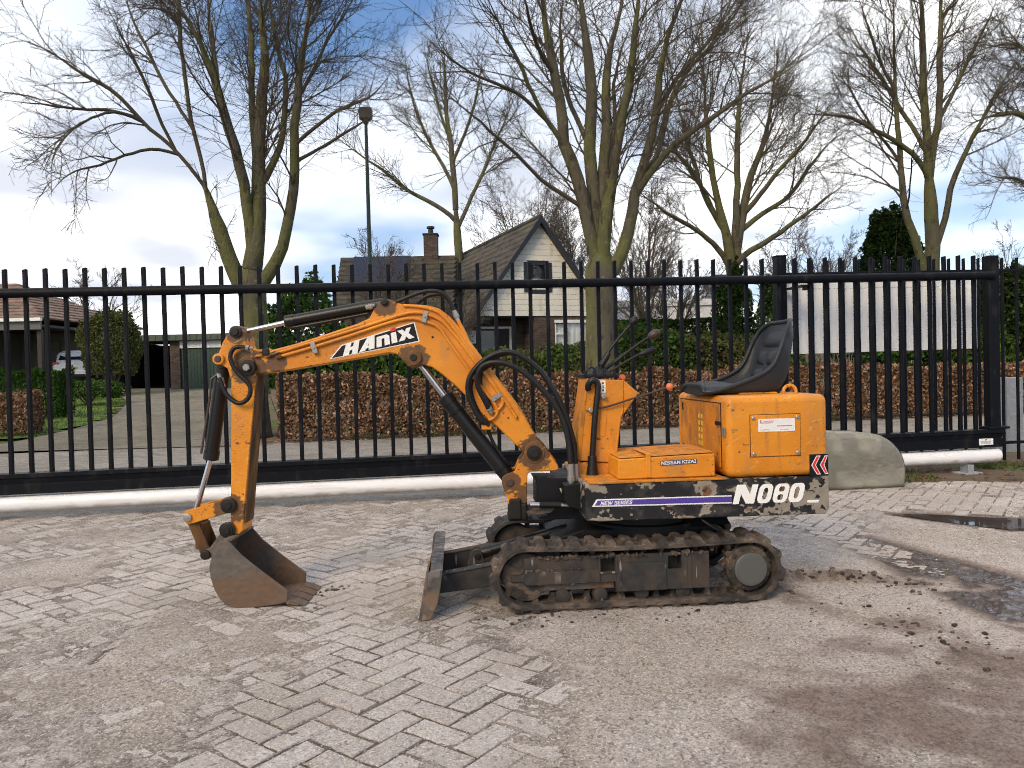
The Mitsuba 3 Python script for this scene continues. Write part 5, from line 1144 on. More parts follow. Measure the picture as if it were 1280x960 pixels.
LIMBS_C = [[(6.88,24.0,0.77,0.3),(6.9,24.0,1.77,0.275),(6.9,24.0,2.76,0.263),(6.94,24.0,3.63,0.287),(7.0,24.0,4.13,0.3)],[(6.87,24.0,3.89,0.175),(6.77,23.94,4.75,0.15),(6.57,23.86,5.73,0.124),(6.39,23.77,6.58,0.099),(6.21,23.66,7.65,0.086),(6.08,23.49,9.06,0.061),(5.99,23.32,10.44,0.036),(5.93,23.2,11.34,0.024)],[(7.07,24.0,3.88,0.188),(7.27,24.1,4.89,0.163),(7.46,24.24,5.91,0.139),(7.71,24.41,7.07,0.114),(8.02,24.53,7.85,0.089),(8.35,24.7,8.91,0.064),(8.73,24.97,10.53,0.046),(9.01,25.2,11.9,0.026)],[(7.13,24.0,4.25,0.1),(7.52,23.79,4.71,0.093),(8.04,23.5,5.01,0.08),(8.73,23.02,5.46,0.06),(9.35,22.48,5.96,0.041),(9.84,22.0,6.3,0.023)],[(6.77,24.0,4.14,0.1),(6.39,23.74,4.73,0.087),(5.97,23.49,5.06,0.073),(5.41,23.17,5.38,0.066),(4.82,22.83,5.62,0.059),(4.13,22.37,5.96,0.041),(3.56,22.0,6.12,0.023)],[(7.01,24.0,4.5,0.138),(7.1,24.06,5.76,0.113),(7.21,24.16,7.27,0.094),(7.34,24.26,8.79,0.076),(7.56,24.38,10.33,0.057),(7.83,24.5,11.87,0.038)],[(6.75,24.0,5.26,0.087),(6.31,24.26,6.19,0.076),(6.03,24.58,7.15,0.064),(5.79,25.06,8.57,0.052),(5.67,25.57,10.05,0.04),(5.6,26.0,11.27,0.027)],[(7.41,24.0,5.93,0.087),(7.93,23.8,6.54,0.074),(8.46,23.51,7.19,0.061),(8.95,23.19,7.81,0.048),(9.41,22.81,8.51,0.036),(9.65,22.5,9.09,0.023)],[(6.61,24.0,5.76,0.075),(5.89,23.51,6.77,0.061),(5.4,23.14,7.29,0.054),(4.91,22.84,7.57,0.048),(4.25,22.4,7.92,0.035)],[(7.3,24.0,5.37,0.087),(8.2,24.29,5.97,0.076),(9.1,24.64,6.58,0.064),(10.1,25.17,7.72,0.052),(11.12,25.7,8.76,0.04)]]
LIMBS_D = [[(11.54,21.0,1.33,0.219),(11.53,21.0,2.2,0.197),(11.55,21.0,3.51,0.191),(11.55,21.0,4.38,0.186),(11.52,21.0,5.36,0.17),(11.47,21.0,6.44,0.153)],[(11.47,21.0,6.23,0.12),(11.4,20.93,7.18,0.109),(11.31,20.85,8.02,0.103),(11.17,20.72,9.25,0.086),(11.04,20.55,10.66,0.07),(10.93,20.4,11.84,0.042)],[(11.49,21.0,6.16,0.109),(11.7,21.09,7.0,0.099),(11.93,21.24,8.14,0.088),(12.18,21.48,9.76,0.078),(12.35,21.7,11.18,0.068),(12.52,21.9,12.39,0.046)],[(11.58,21.0,3.99,0.098),(11.74,20.96,4.48,0.087),(11.91,20.89,5.17,0.082),(12.0,20.81,5.89,0.076),(12.25,20.73,6.46,0.065),(12.56,20.62,7.17,0.054),(13.01,20.48,8.06,0.043),(13.42,20.34,8.83,0.032),(13.8,20.2,9.6,0.021)],[(11.08,20.5,3.14,0.117),(10.9,20.53,3.79,0.112),(10.73,20.57,4.44,0.107),(10.55,20.61,5.09,0.097),(10.46,20.66,5.74,0.086),(10.48,20.71,6.5,0.076),(10.51,20.79,7.59,0.065),(10.57,20.9,8.91,0.054),(10.6,21.01,10.25,0.044),(10.6,21.1,11.37,0.033)],[(11.46,21.0,6.12,0.077),(11.14,20.86,6.57,0.071),(10.53,20.64,6.95,0.064),(9.76,20.35,7.26,0.053),(8.92,20.03,7.47,0.047),(8.14,19.72,7.51,0.036),(7.41,19.4,7.66,0.025)],[(11.39,21.0,6.77,0.066),(11.15,21.19,7.49,0.061),(10.9,21.45,8.24,0.056),(10.55,21.8,9.15,0.051),(10.24,22.22,10.23,0.041),(9.96,22.6,11.2,0.029)],[(11.75,21.0,7.84,0.055),(12.42,21.26,8.68,0.05),(13.06,21.59,9.56,0.045),(13.77,21.99,10.6,0.034),(14.39,22.4,11.69,0.023)],[(10.62,21.0,6.57,0.044),(10.2,20.82,7.07,0.038),(9.65,20.57,7.54,0.032),(8.95,20.15,8.25,0.026),(8.4,19.8,8.75,0.021)],[(10.68,21.0,8.52,0.044),(10.05,20.66,9.26,0.038),(9.55,20.25,9.94,0.032),(9.04,19.8,10.56,0.021)]]
LIMBS_E = [[(-2.51,38.0,2.87,0.238),(-2.45,38.0,4.84,0.223),(-2.44,38.0,6.81,0.208),(-2.49,38.0,7.99,0.193),(-2.57,38.0,9.37,0.164)],[(-2.55,38.0,8.58,0.118),(-3.08,37.94,9.09,0.111),(-3.89,37.83,9.56,0.104),(-4.83,37.69,10.1,0.088),(-5.76,37.52,10.86,0.074),(-6.86,37.32,11.64,0.058),(-7.77,37.14,12.26,0.044),(-8.42,37.0,12.74,0.029)],[(-2.57,38.0,9.17,0.164),(-2.62,38.05,10.56,0.149),(-2.66,38.13,12.15,0.127),(-2.82,38.24,13.96,0.104),(-2.9,38.34,15.77,0.075),(-2.98,38.45,17.39,0.045),(-3.04,38.5,18.2,0.03)],[(-2.48,38.0,8.19,0.104),(-1.95,38.14,9.38,0.097),(-1.45,38.31,10.47,0.09),(-0.9,38.53,11.82,0.075),(-0.32,38.76,13.07,0.061),(0.36,39.03,14.54,0.046),(0.79,39.2,15.39,0.031)],[(-2.63,38.0,10.15,0.104),(-3.16,38.21,11.4,0.089),(-3.75,38.46,12.55,0.083),(-4.39,38.83,14.19,0.068),(-4.79,39.23,15.95,0.054),(-5.08,39.6,17.52,0.031)],[(-2.63,38.0,11.53,0.089),(-2.03,37.72,12.8,0.074),(-1.51,37.37,14.02,0.066),(-1.14,36.94,15.38,0.05),(-0.91,36.6,16.37,0.028)],[(-2.64,38.0,12.7,0.074),(-3.23,37.69,14.17,0.066),(-3.55,37.36,15.41,0.051),(-3.79,37.0,16.61,0.036)]]
LIMBS_G = [[(14.69,20.0,0.6,0.271),(14.69,20.0,2.06,0.25),(14.69,20.0,3.51,0.229),(14.68,20.0,4.96,0.208),(14.66,20.0,6.2,0.188)],[(14.65,20.0,5.58,0.104),(14.1,19.86,6.38,0.093),(13.52,19.69,7.06,0.082),(12.88,19.55,7.33,0.066),(12.35,19.45,7.25,0.056),(11.82,19.33,7.09,0.04),(11.29,19.2,6.76,0.025)],[(14.65,20.0,6.1,0.115),(14.52,20.14,7.28,0.105),(14.29,20.32,8.39,0.085),(13.88,20.48,9.19,0.075),(13.38,20.59,9.46,0.059),(12.89,20.69,9.41,0.043),(12.48,20.8,9.15,0.027)],[(14.65,20.0,6.1,0.135),(14.72,20.07,7.46,0.115),(14.71,20.18,8.94,0.095),(14.71,20.29,10.45,0.074),(14.76,20.4,11.75,0.042)],[(14.68,20.0,4.55,0.083),(14.04,19.73,5.02,0.072),(13.3,19.4,5.37,0.056),(12.59,19.07,5.57,0.045),(11.98,18.8,5.52,0.034),(11.35,18.5,5.59,0.019)],[(14.6,20.0,8.05,0.073),(14.41,20.25,9.19,0.063),(14.21,20.49,10.03,0.053),(13.96,20.73,10.78,0.043),(13.76,21.0,11.67,0.027)]]
# ---------------------------------------------------------------- trees and plants
def unit(v): return v / (np.linalg.norm(v, axis=-1, keepdims=True) + 1e-12)
def resample(l, K, r, wob, taper=0.72):
    a = np.array(l, float)
    s = np.concatenate([[0], np.cumsum(np.linalg.norm(np.diff(a[:, :3], axis=0), axis=1))])
    from scipy.interpolate import PchipInterpolator
    q = PchipInterpolator(s, a)(np.linspace(0, s[-1], K))
    amp = wob * s[-1] * np.sin(np.linspace(0, PI, K)) ** .5
    w = np.cumsum(r.normal(0, 1, (K, 3)), 0); w -= np.linspace(0, 1, K)[:, None] * w[-1]
    return q[:, :3] + w * amp[:, None] * 0.02, q[:, 3] * (1 - taper * np.clip(np.linspace(-1.5, 1, K), 0, 1))
def sprout(P, R, counts, t0, ang, lenf, K, r0, r1, rng, up=.25, wander=.22, tpow=.85, axis=None, outw=.9):
    """Side branches of many parent branches at once."""
    N, Kp, _ = P.shape
    idx = np.repeat(np.arange(N), counts)
    n = len(idx)
    t = t0 + (1 - t0) * rng.random(n) ** tpow
    x = t * (Kp - 1); k = np.minimum(x.astype(int), Kp - 2); f = (x - k)[:, None]
    pos = P[idx, k] * (1 - f) + P[idx, k + 1] * f
    tan = unit(P[idx, k + 1] - P[idx, k])
    pr = R[idx, k] * (1 - f[:, 0]) + R[idx, k + 1] * f[:, 0]
    per = rng.normal(0, 1, (n, 3)); per = unit(per - tan * (per * tan).sum(1, keepdims=True))
    per = unit(per + np.array([0, 0, .25]))
    if axis is not None:
        o = pos - axis; o[:, 2] = 0
        per = unit(per + outw * unit(o)); per = unit(per - tan * (per * tan).sum(1, keepdims=True))
    a = rng.uniform(*ang, n)[:, None]
    d = unit(tan * np.cos(a) + per * np.sin(a))
    L = lenf(idx, t) * rng.uniform(.6, 1.3, n)
    Q = np.empty((n, K, 3)); Q[:, 0] = pos
    bend = rng.normal(0, .07, (n, 3))
    for j in range(1, K):
        d = unit(d + np.array([0, 0, up]) / K * 2 + bend + rng.normal(0, wander, (n, 3)))
        Q[:, j] = Q[:, j - 1] + d * (L / (K - 1))[:, None]
    ra = np.minimum(pr * .72, r0 * np.clip(L, .3, 3) ** .6)
    return Q, ra[:, None] + (r1 - ra[:, None]) * np.linspace(0, 1, K)[None] ** .8
def tree(name, label, limbs, rng, dens=1.0, thick=1.0, group=None, twig='m_twig', K1=9, l1=.48, droop=0.0, own_limbs=True, tw=1.0):
    k = thing(name, label, 'tree', group)
    K = 18
    res = [resample(l, K, rng, .16 if i else .1, .78 if i else 0) for i, l in enumerate(limbs)]
    for i in range(1, len(res)):            # each limb grows out of the nearest earlier limb
        P_, R_ = res[i]
        A_ = np.vstack([spline(p, 90) for p, _ in res[:i]]); B_ = np.concatenate([np.interp(np.linspace(0, 1, 90), np.linspace(0, 1, K), r) for _, r in res[:i]])
        q = np.argmin(((A_ - P_[0] - [0, 0, -.12]) ** 2).sum(1))
        w_ = (np.linspace(1, 0, K) ** 2.2)[:, None]
        R_ = np.minimum(R_, np.maximum(B_[q] * .86, .01) * (1 + .0 * w_[:, 0]))
        res[i] = (P_ + (A_[q] - P_[0]) * w_, R_)
    tr = res[0]
    obj('trunk', tube(tr[0], tr[1] * (1 + .10 * (np.linspace(1, 0, K) ** 6)) * (1 - .55 * np.clip(np.linspace(-6, 1, K), 0, 1)), 14), 'm_bark', k, smooth=True)
    if own_limbs:
        for P, R in res[1:]: obj('limb', tube(P, R, 9), 'm_bark' if R[0] > .05 else 'm_limb', k, smooth=True)
    else:
        obj('limb', [tube(P, R, 6) for P, R in res[1:]], 'm_limb', k, smooth=True, kind='stuff')
    P0 = np.stack([p for p, _ in res[1:]]); R0 = np.stack([r for _, r in res[1:]])
    L0 = np.linalg.norm(np.diff(P0, axis=1), axis=2).sum(1)
    ax_ = tr[0][-1]
    c1 = np.maximum(3, (L0 * 3.3 * dens)).astype(int)
    P1, R1 = sprout(P0, R0, c1, .22, (.38, .85), lambda i, t: np.clip(L0[i] * l1, .6, 4.2) * (1.1 - .68 * t), K1, .0130 * thick, .0045 * thick, rng, .20 - droop, .085, axis=ax_)
    L1 = np.linalg.norm(np.diff(P1, axis=1), axis=2).sum(1)
    c2 = np.maximum(3, L1 * 6.2 * dens).astype(int)
    P2, R2 = sprout(P1, R1, c2, .10, (.5, 1.1), lambda i, t: np.clip(L1[i] * .44, .25, 1.35) * (1.1 - .5 * t), 6, .0090 * thick, .0042 * thick, rng, .16 - droop, .10, axis=ax_, outw=.5)
    L2 = np.linalg.norm(np.diff(P2, axis=1), axis=2).sum(1)
    c3 = np.maximum(2, L2 * 9.5 * dens * tw).astype(int)
    P3, R3 = sprout(P2, R2, c3, .1, (.4, 1.1), lambda i, t: np.clip(L2[i] * .55, .16, .6), 4, .0048 * thick, .0031 * thick, rng, .16 - droop, .12)
    obj('branches', [tubes(P1, R1, 5), tubes(P2, R2, 4)], 'm_limb' if twig == 'm_twig' else twig, k, kind='stuff')
    obj('twigs', tubes(P3, R3, 3), twig, k, kind='stuff')
    return k
def ground_limb(l, z): return [(l[0][0], l[0][1], z, l[0][3] * 1.18)] + l
def auto_limbs(base, H, W, n, rng, r0, fork=.3):
    bx_, by_, bz = base
    top = bz + H * fork
    out = [[(bx_, by_, bz - .2, r0 * 1.2), (bx_ + rng.normal(0, .05), by_, bz + H * fork * .5, r0), (bx_ + rng.normal(0, .1), by_ + .1, top, r0 * .92)]]
    for q in range(n):
        a = q / n * 2 * PI + rng.uniform(-.4, .4); e = rng.uniform(.1, 1.0)
        h = H * (1 - .42 * e) * rng.uniform(.85, 1.0)
        z0 = bz + H * fork * rng.uniform(.72, 1.0)
        x1, y1 = bx_ + W * e * math.cos(a), by_ + W * e * math.sin(a)
        out.append([(bx_, by_, z0, r0 * .6), (bx_ + (x1 - bx_) * .35, by_ + (y1 - by_) * .35, z0 + (bz + h - z0) * .30, r0 * .42), (bx_ + (x1 - bx_) * .7, by_ + (y1 - by_) * .7, z0 + (bz + h - z0) * .65, r0 * .24), (x1, y1, bz + h, r0 * .07)])
    return out
def gz(x, y): return float(terrain(np.array(float(x)), np.array(float(y))))

rt = np.random.default_rng(77)
AV = 'tall bare trees along the street'
tree('street_tree', 'tall bare tree with many upright stems left of the lamp post, behind the digging arm', [ground_limb(LIMBS_A[0], -.15)] + LIMBS_A[1:], rt, 1.0, 1.0, AV, droop=.10, tw=.85)
tree('street_tree', 'big bare tree with a cluster of greenish stems right of the white gabled house', [ground_limb(LIMBS_B[0], -.15)] + LIMBS_B[1:], rt, 0.78, .95, AV)
tree('street_tree', 'bare tree rising in front of the dark evergreen above the white board', [ground_limb(LIMBS_D[0], gz(11, 21) - .1)] + LIMBS_D[1:], rt, .85, 1.15, AV)
tree('street_tree', 'bare tree reaching in from beyond the right edge of the photo', [ground_limb(LIMBS_G[0], gz(14.6, 20) - .1)] + LIMBS_G[1:], rt, 1.0, 1.2, AV)
tree('round_crowned_tree', 'round bare tree with an ivy covered trunk behind the seat', [ground_limb(LIMBS_C[0], gz(6.9, 24) - .1)] + LIMBS_C[1:], rt, .82, 1.15)
tree('garden_tree', 'bare tree standing behind the chimney of the house', [ground_limb(LIMBS_E[0], gz(-2.7, 38) - .1)] + LIMBS_E[1:], rt, .74, 1.5, l1=.38)
BG = 'bare trees in the distance'
for (x, y, H, W, n, d, lab_) in [(-27.2, 50, 9.2, 3.6, 9, .7, 'small pale bare tree far away above the tiled roof on the left'),
        (-4.3, 25, 5.2, 2.7, 12, 1.35, 'low tangled bare tree in front of the blue roof panels'),
        (-2.2, 27, 5.2, 2.2, 10, 1.3, 'low dense bare bush beside the chimney'),
        (1.6, 52, 17.0, 5.2, 12, .52, 'tall bare tree right behind the roof ridge of the white gabled house'),
        (8.0, 46, 12.6, 4.4, 11, .55, 'bare tree seen between the big tree and the round crowned tree'),
        (21.5, 52, 10.0, 5.6, 11, .58, 'broad bare tree in the distance left of the dark evergreen'),
        (29.5, 58, 9.0, 4.2, 9, .7, 'low bare tree in the distance right of the dark evergreen'),
        (39.5, 60, 11.5, 5.4, 11, .55, 'bare tree in the distance by the right edge'),
        (-11.0, 58, 8.0, 4.0, 8, .5, 'low bare tree in the distance left of the lamp post'),
        (10.6, 50, 9.0, 4.2, 10, .62, 'low bare tree in the distance left of the round crowned tree'),
        (17.2, 47, 9.5, 4.4, 10, .58, 'bare tree in the distance right of the round crowned tree'),
        (-7.5, 44, 8.5, 4.0, 10, .62, 'bare tree in the distance behind the lamp post'),
        (4.6, 56, 14.0, 4.6, 10, .55, 'tall bare tree in the distance directly behind the gable peak'),
        (14.0, 62, 10.5, 5.6, 10, .7, 'bare tree in the distance behind the round crowned tree')]:
    far_ = y > 40
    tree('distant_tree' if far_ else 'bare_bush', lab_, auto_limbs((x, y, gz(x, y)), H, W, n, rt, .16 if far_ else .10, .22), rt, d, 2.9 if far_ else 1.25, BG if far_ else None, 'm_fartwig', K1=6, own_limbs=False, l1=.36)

def leaves(P, Nv, s, rng, cols, jit=.3, out=.7, fold=.25, asp=.55):
    n = len(P)
    nn = unit(unit(Nv) * out + rng.normal(0, .75, (n, 3)))
    a = rng.normal(0, 1, (n, 3)); a = unit(a - nn * (a * nn).sum(1, keepdims=True)); b = np.cross(nn, a)
    S = (s * rng.uniform(.6, 1.3, n))[:, None]
    V = np.stack([P - a * S, P - b * S * asp + nn * S * fold, P + a * S, P + b * S * asp + nn * S * fold], 1).reshape(-1, 3)
    return V, quads(np.arange(4 * n).reshape(-1, 4)), leafcol(n, 4, cols, rng, jit)
GREEN = [(0.030, 0.060, 0.014), (0.045, 0.085, 0.018), (0.022, 0.045, 0.012), (0.060, 0.100, 0.028)]
DARK = [(0.012, 0.026, 0.009), (0.018, 0.036, 0.012), (0.026, 0.044, 0.014)]
OLIVE = [(0.050, 0.062, 0.020), (0.072, 0.080, 0.026), (0.034, 0.044, 0.015), (0.090, 0.092, 0.038)]
BEECH = [(0.27, 0.155, 0.088), (0.37, 0.225, 0.138), (0.20, 0.108, 0.060), (0.52, 0.36, 0.25), (0.11, 0.062, 0.040)]  # the pale tan entry paints leaf glints into the colour
def hedge(name, label, pts, w, h0, h1, dens, s, cols, cat_='hedge', group=None, rough=.15, base=0.0):
    """A clipped hedge along a line: leaves through its outer 25 cm, twigs inside."""
    (ax, ay), (bx_, by_) = pts
    L = math.hypot(bx_ - ax, by_ - ay); ux, uy = (bx_ - ax) / L, (by_ - ay) / L
    r = np.random.default_rng(abs(hash((round(ax, 2), round(ay, 2)))) % 10000)
    def put(u, v, z): return np.column_stack([ax + ux * u - uy * v, ay + uy * u + ux * v, z])
    Ps, Ns = [], []
    for face_, area in (('front', L * h0), ('top', L * w), ('back', L * h0 * .4), ('ends', 2 * w * h0)):
        n = int(area * dens * .92)
        u, q = r.random(n) * L, r.random(n)
        dp = r.exponential(.07, n)
        if face_ == 'front': v, z, N_ = dp, q, (0, -1, .25)
        elif face_ == 'back': v, z, N_ = w - dp, q, (0, 1, .25)
        elif face_ == 'top': v, z, N_ = q * w, None, (0, 0, 1)
        else:
            e = r.random(n) < .5; v, z, u, N_ = q * w, r.random(n), np.where(e, dp, L - dp), (0, 0, .3)
        H = h0 + (h1 - h0) * u / L + rough * (nfb(u, u * 0 + v, 1.7, 3, 60) - .5) * 2 + rough * .5 * (nfb(u, v, 6, 2, 61) - .5) * 2
        z = H - dp if z is None else .02 + z * (H - .02)
        bulge = rough * 1.3 * (nfb(u, z, 2.2, 3, 62) - .5)
        v = v + bulge * np.where(v < w / 2, 1, -1)
        g = terrain(ax + ux * u, ay + uy * u)
        Ps.append(put(u, v, z + g + base)); Ns.append(np.tile(put(np.zeros(1), np.array([0.]), np.zeros(1)) * 0 + np.array([N_[0] * ux - N_[1] * uy, N_[0] * uy + N_[1] * ux, N_[2]]), (n, 1)))
    k = thing(name, label, cat_, group)
    V, Fq, C = leaves(np.vstack(Ps), np.vstack(Ns) + 1e-3, s, r, cols)
    obj('leaves', (V, Fq), 'm_leaf', k, color=C, kind='stuff')
    n = int(L * 26)
    u, v = r.random(n) * L, r.uniform(.15, .85, n) * w
    b0 = put(u, v, terrain(ax + ux * u, ay + uy * u) + base); b1 = b0 + np.column_stack([r.normal(0, .15, n), r.normal(0, .10, n), h0 * r.uniform(.6, .95, n)])
    obj('stems', tubes(np.stack([b0, (b0 + b1) / 2 + r.normal(0, .03, (n, 3)), b1], 1), np.tile([[.011, .008, .004]], (n, 1)), 4), 'm_twig', k, kind='stuff')
    return k
hedge('beech_hedge', 'long clipped beech hedge with coppery leaves across the street', [(-4.15, 13.50), (15.0, 16.62)], .75, 1.10, .93, 1700, .036, BEECH)
hedge('beech_hedge', 'short clump of coppery beech hedge at the left edge of the photo', [(-13.6, 15.55), (-10.15, 16.05)], .8, .95, .92, 1700, .036, BEECH)
hedge('box_hedge', 'low clipped green hedge in front of the carport', [(-17.5, 19.3), (-11.85, 20.1)], 1.0, 1.28, 1.26, 900, .045, [(0.035, 0.080, 0.016), (0.05, 0.11, 0.022), (0.024, 0.055, 0.012)])
hedge('tall_hedge', 'tall dark clipped hedge below the white hall', [(3.3, 26.0), (8.2, 26.9)], 1.0, 2.30, 2.36, 700, .06, DARK + [(0.03, .055, .016)], rough=.05)
def bright(c): return [tuple(1.7 * q for q in k) for k in c]
GREEN, OLIVE = bright(GREEN), bright(OLIVE)
def shrub(name, label, x, y, rx, ry, h, n, s, cols, group=None, cat_='shrub', lumps=.30, stems=9, z0=0.0, core=.62, taper=0.0):
    r = np.random.default_rng(int(abs(x * 131 + y * 17)) + n)
    d = unit(r.normal(0, 1, (n, 3)))
    d[:, 2] = np.where(d[:, 2] < -.55, -d[:, 2], d[:, 2]); d = unit(d)
    lump = 1 + lumps * 2 * (meshkit.fbm(d * 2.1 + [x, y, 0], 3, 5) - .5) + lumps * .8 * (meshkit.noise(d * 6 + [y, x, 0], 8) - .5)
    rad = (core + (1 - core) * r.random(n) ** .45) * lump
    zc = h * .52
    P = d * rad[:, None] * np.array([rx, ry, h * .5])
    if taper: P[:, :2] *= np.clip(1 - taper * (P[:, 2:] / h + .3), .15, 1.4)
    P += np.array([x, y, gz(x, y) + z0 + zc])
    P[:, 2] = np.maximum(P[:, 2], gz(x, y) + .03)
    k = thing(name, label, cat_, group)
    V, Fq, C = leaves(P, d + [0, 0, .35], s, r, cols)
    obj('foliage', (V, Fq), 'm_leaf', k, color=C, kind='stuff')
    b = []
    for q in range(stems):
        a = r.uniform(0, 2 * PI); e = r.uniform(.3, .9)
        top = np.array([x + rx * e * math.cos(a), y + ry * e * math.sin(a), gz(x, y) + z0 + h * r.uniform(.5, .92)])
        b0 = np.array([x + r.normal(0, .06), y + r.normal(0, .06), gz(x, y) - .05])
        b.append(tube([b0, b0 * .5 + top * .5 + [0, 0, h * .08], top], [.03 * h ** .5, .018 * h ** .5, .006], 6, samples=8))
    obj('stems', b, 'm_limb', k, smooth=True, kind='stuff')
    return k
SG = 'evergreen shrubs behind the beech hedge'
shrub('evergreen_shrub', 'tall green shrub beside the trunk of the left street tree', -4.45, 16.6, 1.0, .8, 2.9, 5200, .065, GREEN, SG, cat_='shrub')
shrub('evergreen_shrub', 'glossy green shrub under the boom, left of the middle', -3.1, 16.4, 1.2, .8, 2.0, 6500, .065, GREEN, SG)
shrub('evergreen_shrub', 'glossy green shrub behind the boom cylinder', -1.55, 16.8, 1.1, .8, 1.75, 5500, .065, GREEN, SG)
shrub('evergreen_shrub', 'loose olive shrub below the porch of the gabled house', -.1, 17.2, 1.0, .7, 1.5, 4200, .055, OLIVE, SG)
shrub('evergreen_shrub', 'small leaved shrub below the bay window', 1.2, 17.2, .95, .7, 1.55, 4200, .055, GREEN + OLIVE, SG)
shrub('evergreen_shrub', 'green shrub behind the control levers', 3.15, 17.6, 1.15, .8, 1.95, 6000, .055, GREEN + OLIVE[:2], SG)
shrub('evergreen_shrub', 'mixed green and reddish shrub left of the seat', 4.55, 17.9, 1.0, .8, 1.75, 5200, .055, OLIVE + [(0.10, 0.055, 0.035)], SG)
shrub('evergreen_shrub', 'ivy mound around the seat back', 5.95, 18.2, 1.1, .8, 1.6, 5200, .055, OLIVE + GREEN, SG)
shrub('evergreen_shrub', 'dark low shrub under the left half of the white board', 8.1, 18.6, 1.2, .8, 1.45, 5200, .06, DARK + GREEN, SG)
shrub('evergreen_shrub', 'dark low shrub under the middle of the white board', 9.9, 18.9, 1.2, .8, 1.45, 5200, .06, DARK + GREEN, SG)
shrub('evergreen_shrub', 'bright leaved shrub left of the gate end', 11.3, 18.6, .9, .7, 1.7, 3600, .075, [(0.09, 0.14, 0.03), (0.05, 0.09, 0.02)], SG)
shrub('evergreen_bush', 'large dark evergreen bush at the right edge behind the fence', 12.9, 19.6, 1.35, 1.1, 3.15, 10500, .07, DARK + OLIVE[:1])
shrub('evergreen_bush', 'dark evergreen bush by the white building on the right', 15.3, 24.0, 1.4, 1.1, 2.8, 6500, .08, DARK + GREEN[:1])
shrub('holly_tree', 'dark dense evergreen tree behind the right hand street tree', 14.9, 30.0, 1.45, 1.4, 6.25, 15000, .085, DARK, cat_='tree', taper=.28)
shrub('ivy_column', 'ivy wrapped round the trunk of the round crowned tree', 6.95, 23.9, .62, .6, 3.7, 6500, .06, DARK + GREEN[:1], cat_='ivy', lumps=.35)
shrub('evergreen_bush', 'dark upright bush right of the ivy covered trunk', 8.15, 23.6, .75, .7, 3.4, 5200, .065, DARK + GREEN, taper=.35)
shrub('golden_bush', 'large rounded olive bush between the carport and the garage', -15.7, 30.2, .98, 1.0, 3.3, 13000, .055, OLIVE, lumps=.22, taper=-.42)
shrub('evergreen_shrub', 'low green plants at the foot of the olive bush', -13.9, 25.2, 1.2, .6, .8, 3000, .06, GREEN, SG)
# pale bamboo like stems under the board
k = thing('dry_grass_clump', 'pale dry grass stems under the left end of the white board', 'grass clump')
n = 420
b0 = np.column_stack([rt.uniform(6.6, 8.1, n), rt.uniform(18.0, 18.5, n), np.full(n, gz(7, 18))])
b1 = b0 + np.column_stack([rt.normal(0, .22, n), rt.normal(0, .12, n), rt.uniform(.8, 1.75, n)])
obj('blades', tubes(np.stack([b0, (b0 * .45 + b1 * .55) + [0, 0, .06], b1], 1), np.tile([[.010, .009, .003]], (n, 1)), 3), 'm_tan', k, kind='stuff')
# litter under the hedge
p = np.column_stack([rt.uniform(-4.5, 14, 1500), np.zeros(1500)]); p[:, 1] = street_edge(p[:, 0]) - .25 + rt.random(1500) * .5
V, Fq, C = lying_leaves(p, 0 * p[:, 0] - .02, .035, BEECH, rt)
obj('hedge_litter', (V, Fq), 'm_leaf', color=C, kind='stuff', label='fallen brown leaves along the foot of the hedge')
# ---------------------------------------------------------------- houses, garage, car, lamp, hall
HT = math.radians(21.0)
HX = np.array([math.cos(HT), math.sin(HT), 0]); HY = np.array([-math.sin(HT), math.cos(HT), 0]); HO = np.array([1.163, 30.0, 0])
def house(v): return HO + v[:, :1] * HX + v[:, 1:2] * HY + np.column_stack([0 * v[:, 0], 0 * v[:, 0], v[:, 2]])
def yprism(o, y0, y1, b=0): return prism(o, y0, y1, b)
H = thing('gabled_house', 'white clad gable house with a steep mossy tiled roof and brick ground floor', 'house')
def ho(name, mesh, mat, parent=None, **k): return obj(name, mesh, mat, parent or H, fr=house, **k)
SLOPE = (7.03 - 3.2) / 2.85
W2 = 3.0
ho('brick_wall', [prism(shapely.box(-.25, .3, W2, 3.2).difference(shapely.box(.62, 1.62, 2.35, 3.02)), 0, .3), box(-.25, W2, .3, 9.6, .3, 3.2), box(-2.75, -.255, 1.2, 9.6, .3, 3.28)], 'm_housebrick')
ho('porch_ceiling', box(-2.75, -.25, 0, 1.2, 3.16, 3.26), 'm_darkwood')
# gable boards, each a piece of its own
z = 3.205
while z < 6.75:
    h_ = min(.215, 6.9 - z)
    x0 = max(-2.55, -(7.0 - z) / SLOPE + .02); x1 = -x0
    x0b = max(-2.55, -(7.0 - z - h_) / SLOPE + .02)
    cut = [(-.50, .36, 4.17, 5.24)] if (z < 5.24 and z + h_ > 4.17) else []
    segs = [(x0, -.50, x0b, -.50), (.36, x1, .36, -x0b)] if cut else [(x0, x1, x0b, -x0b)]
    for a, b, a2, b2 in segs:
        if b - a > .05: ho('board', prism([(a, z), (b, z), (b2, z + h_ - .012), (a2, z + h_ - .012)], -.045, -.012, 0), 'm_clad')
    z += .215
ho('gable_core', prism(Polygon([(-2.5, 3.21), (2.5, 3.21), (0, 6.75)]).difference(shapely.box(-.5, 4.17, .36, 5.24)), -.011, .20), 'm_trimdark')
rf = ho('roof', [prism([(0, 7.00), (-3.15, 7.00 - 3.15 * SLOPE), (-3.15, 6.86 - 3.15 * SLOPE), (0, 6.86), (3.15, 6.86 - 3.15 * SLOPE), (3.15, 7.0 - 3.15 * SLOPE)], -.32, 9.9)], 'm_tile')
nrow = 15
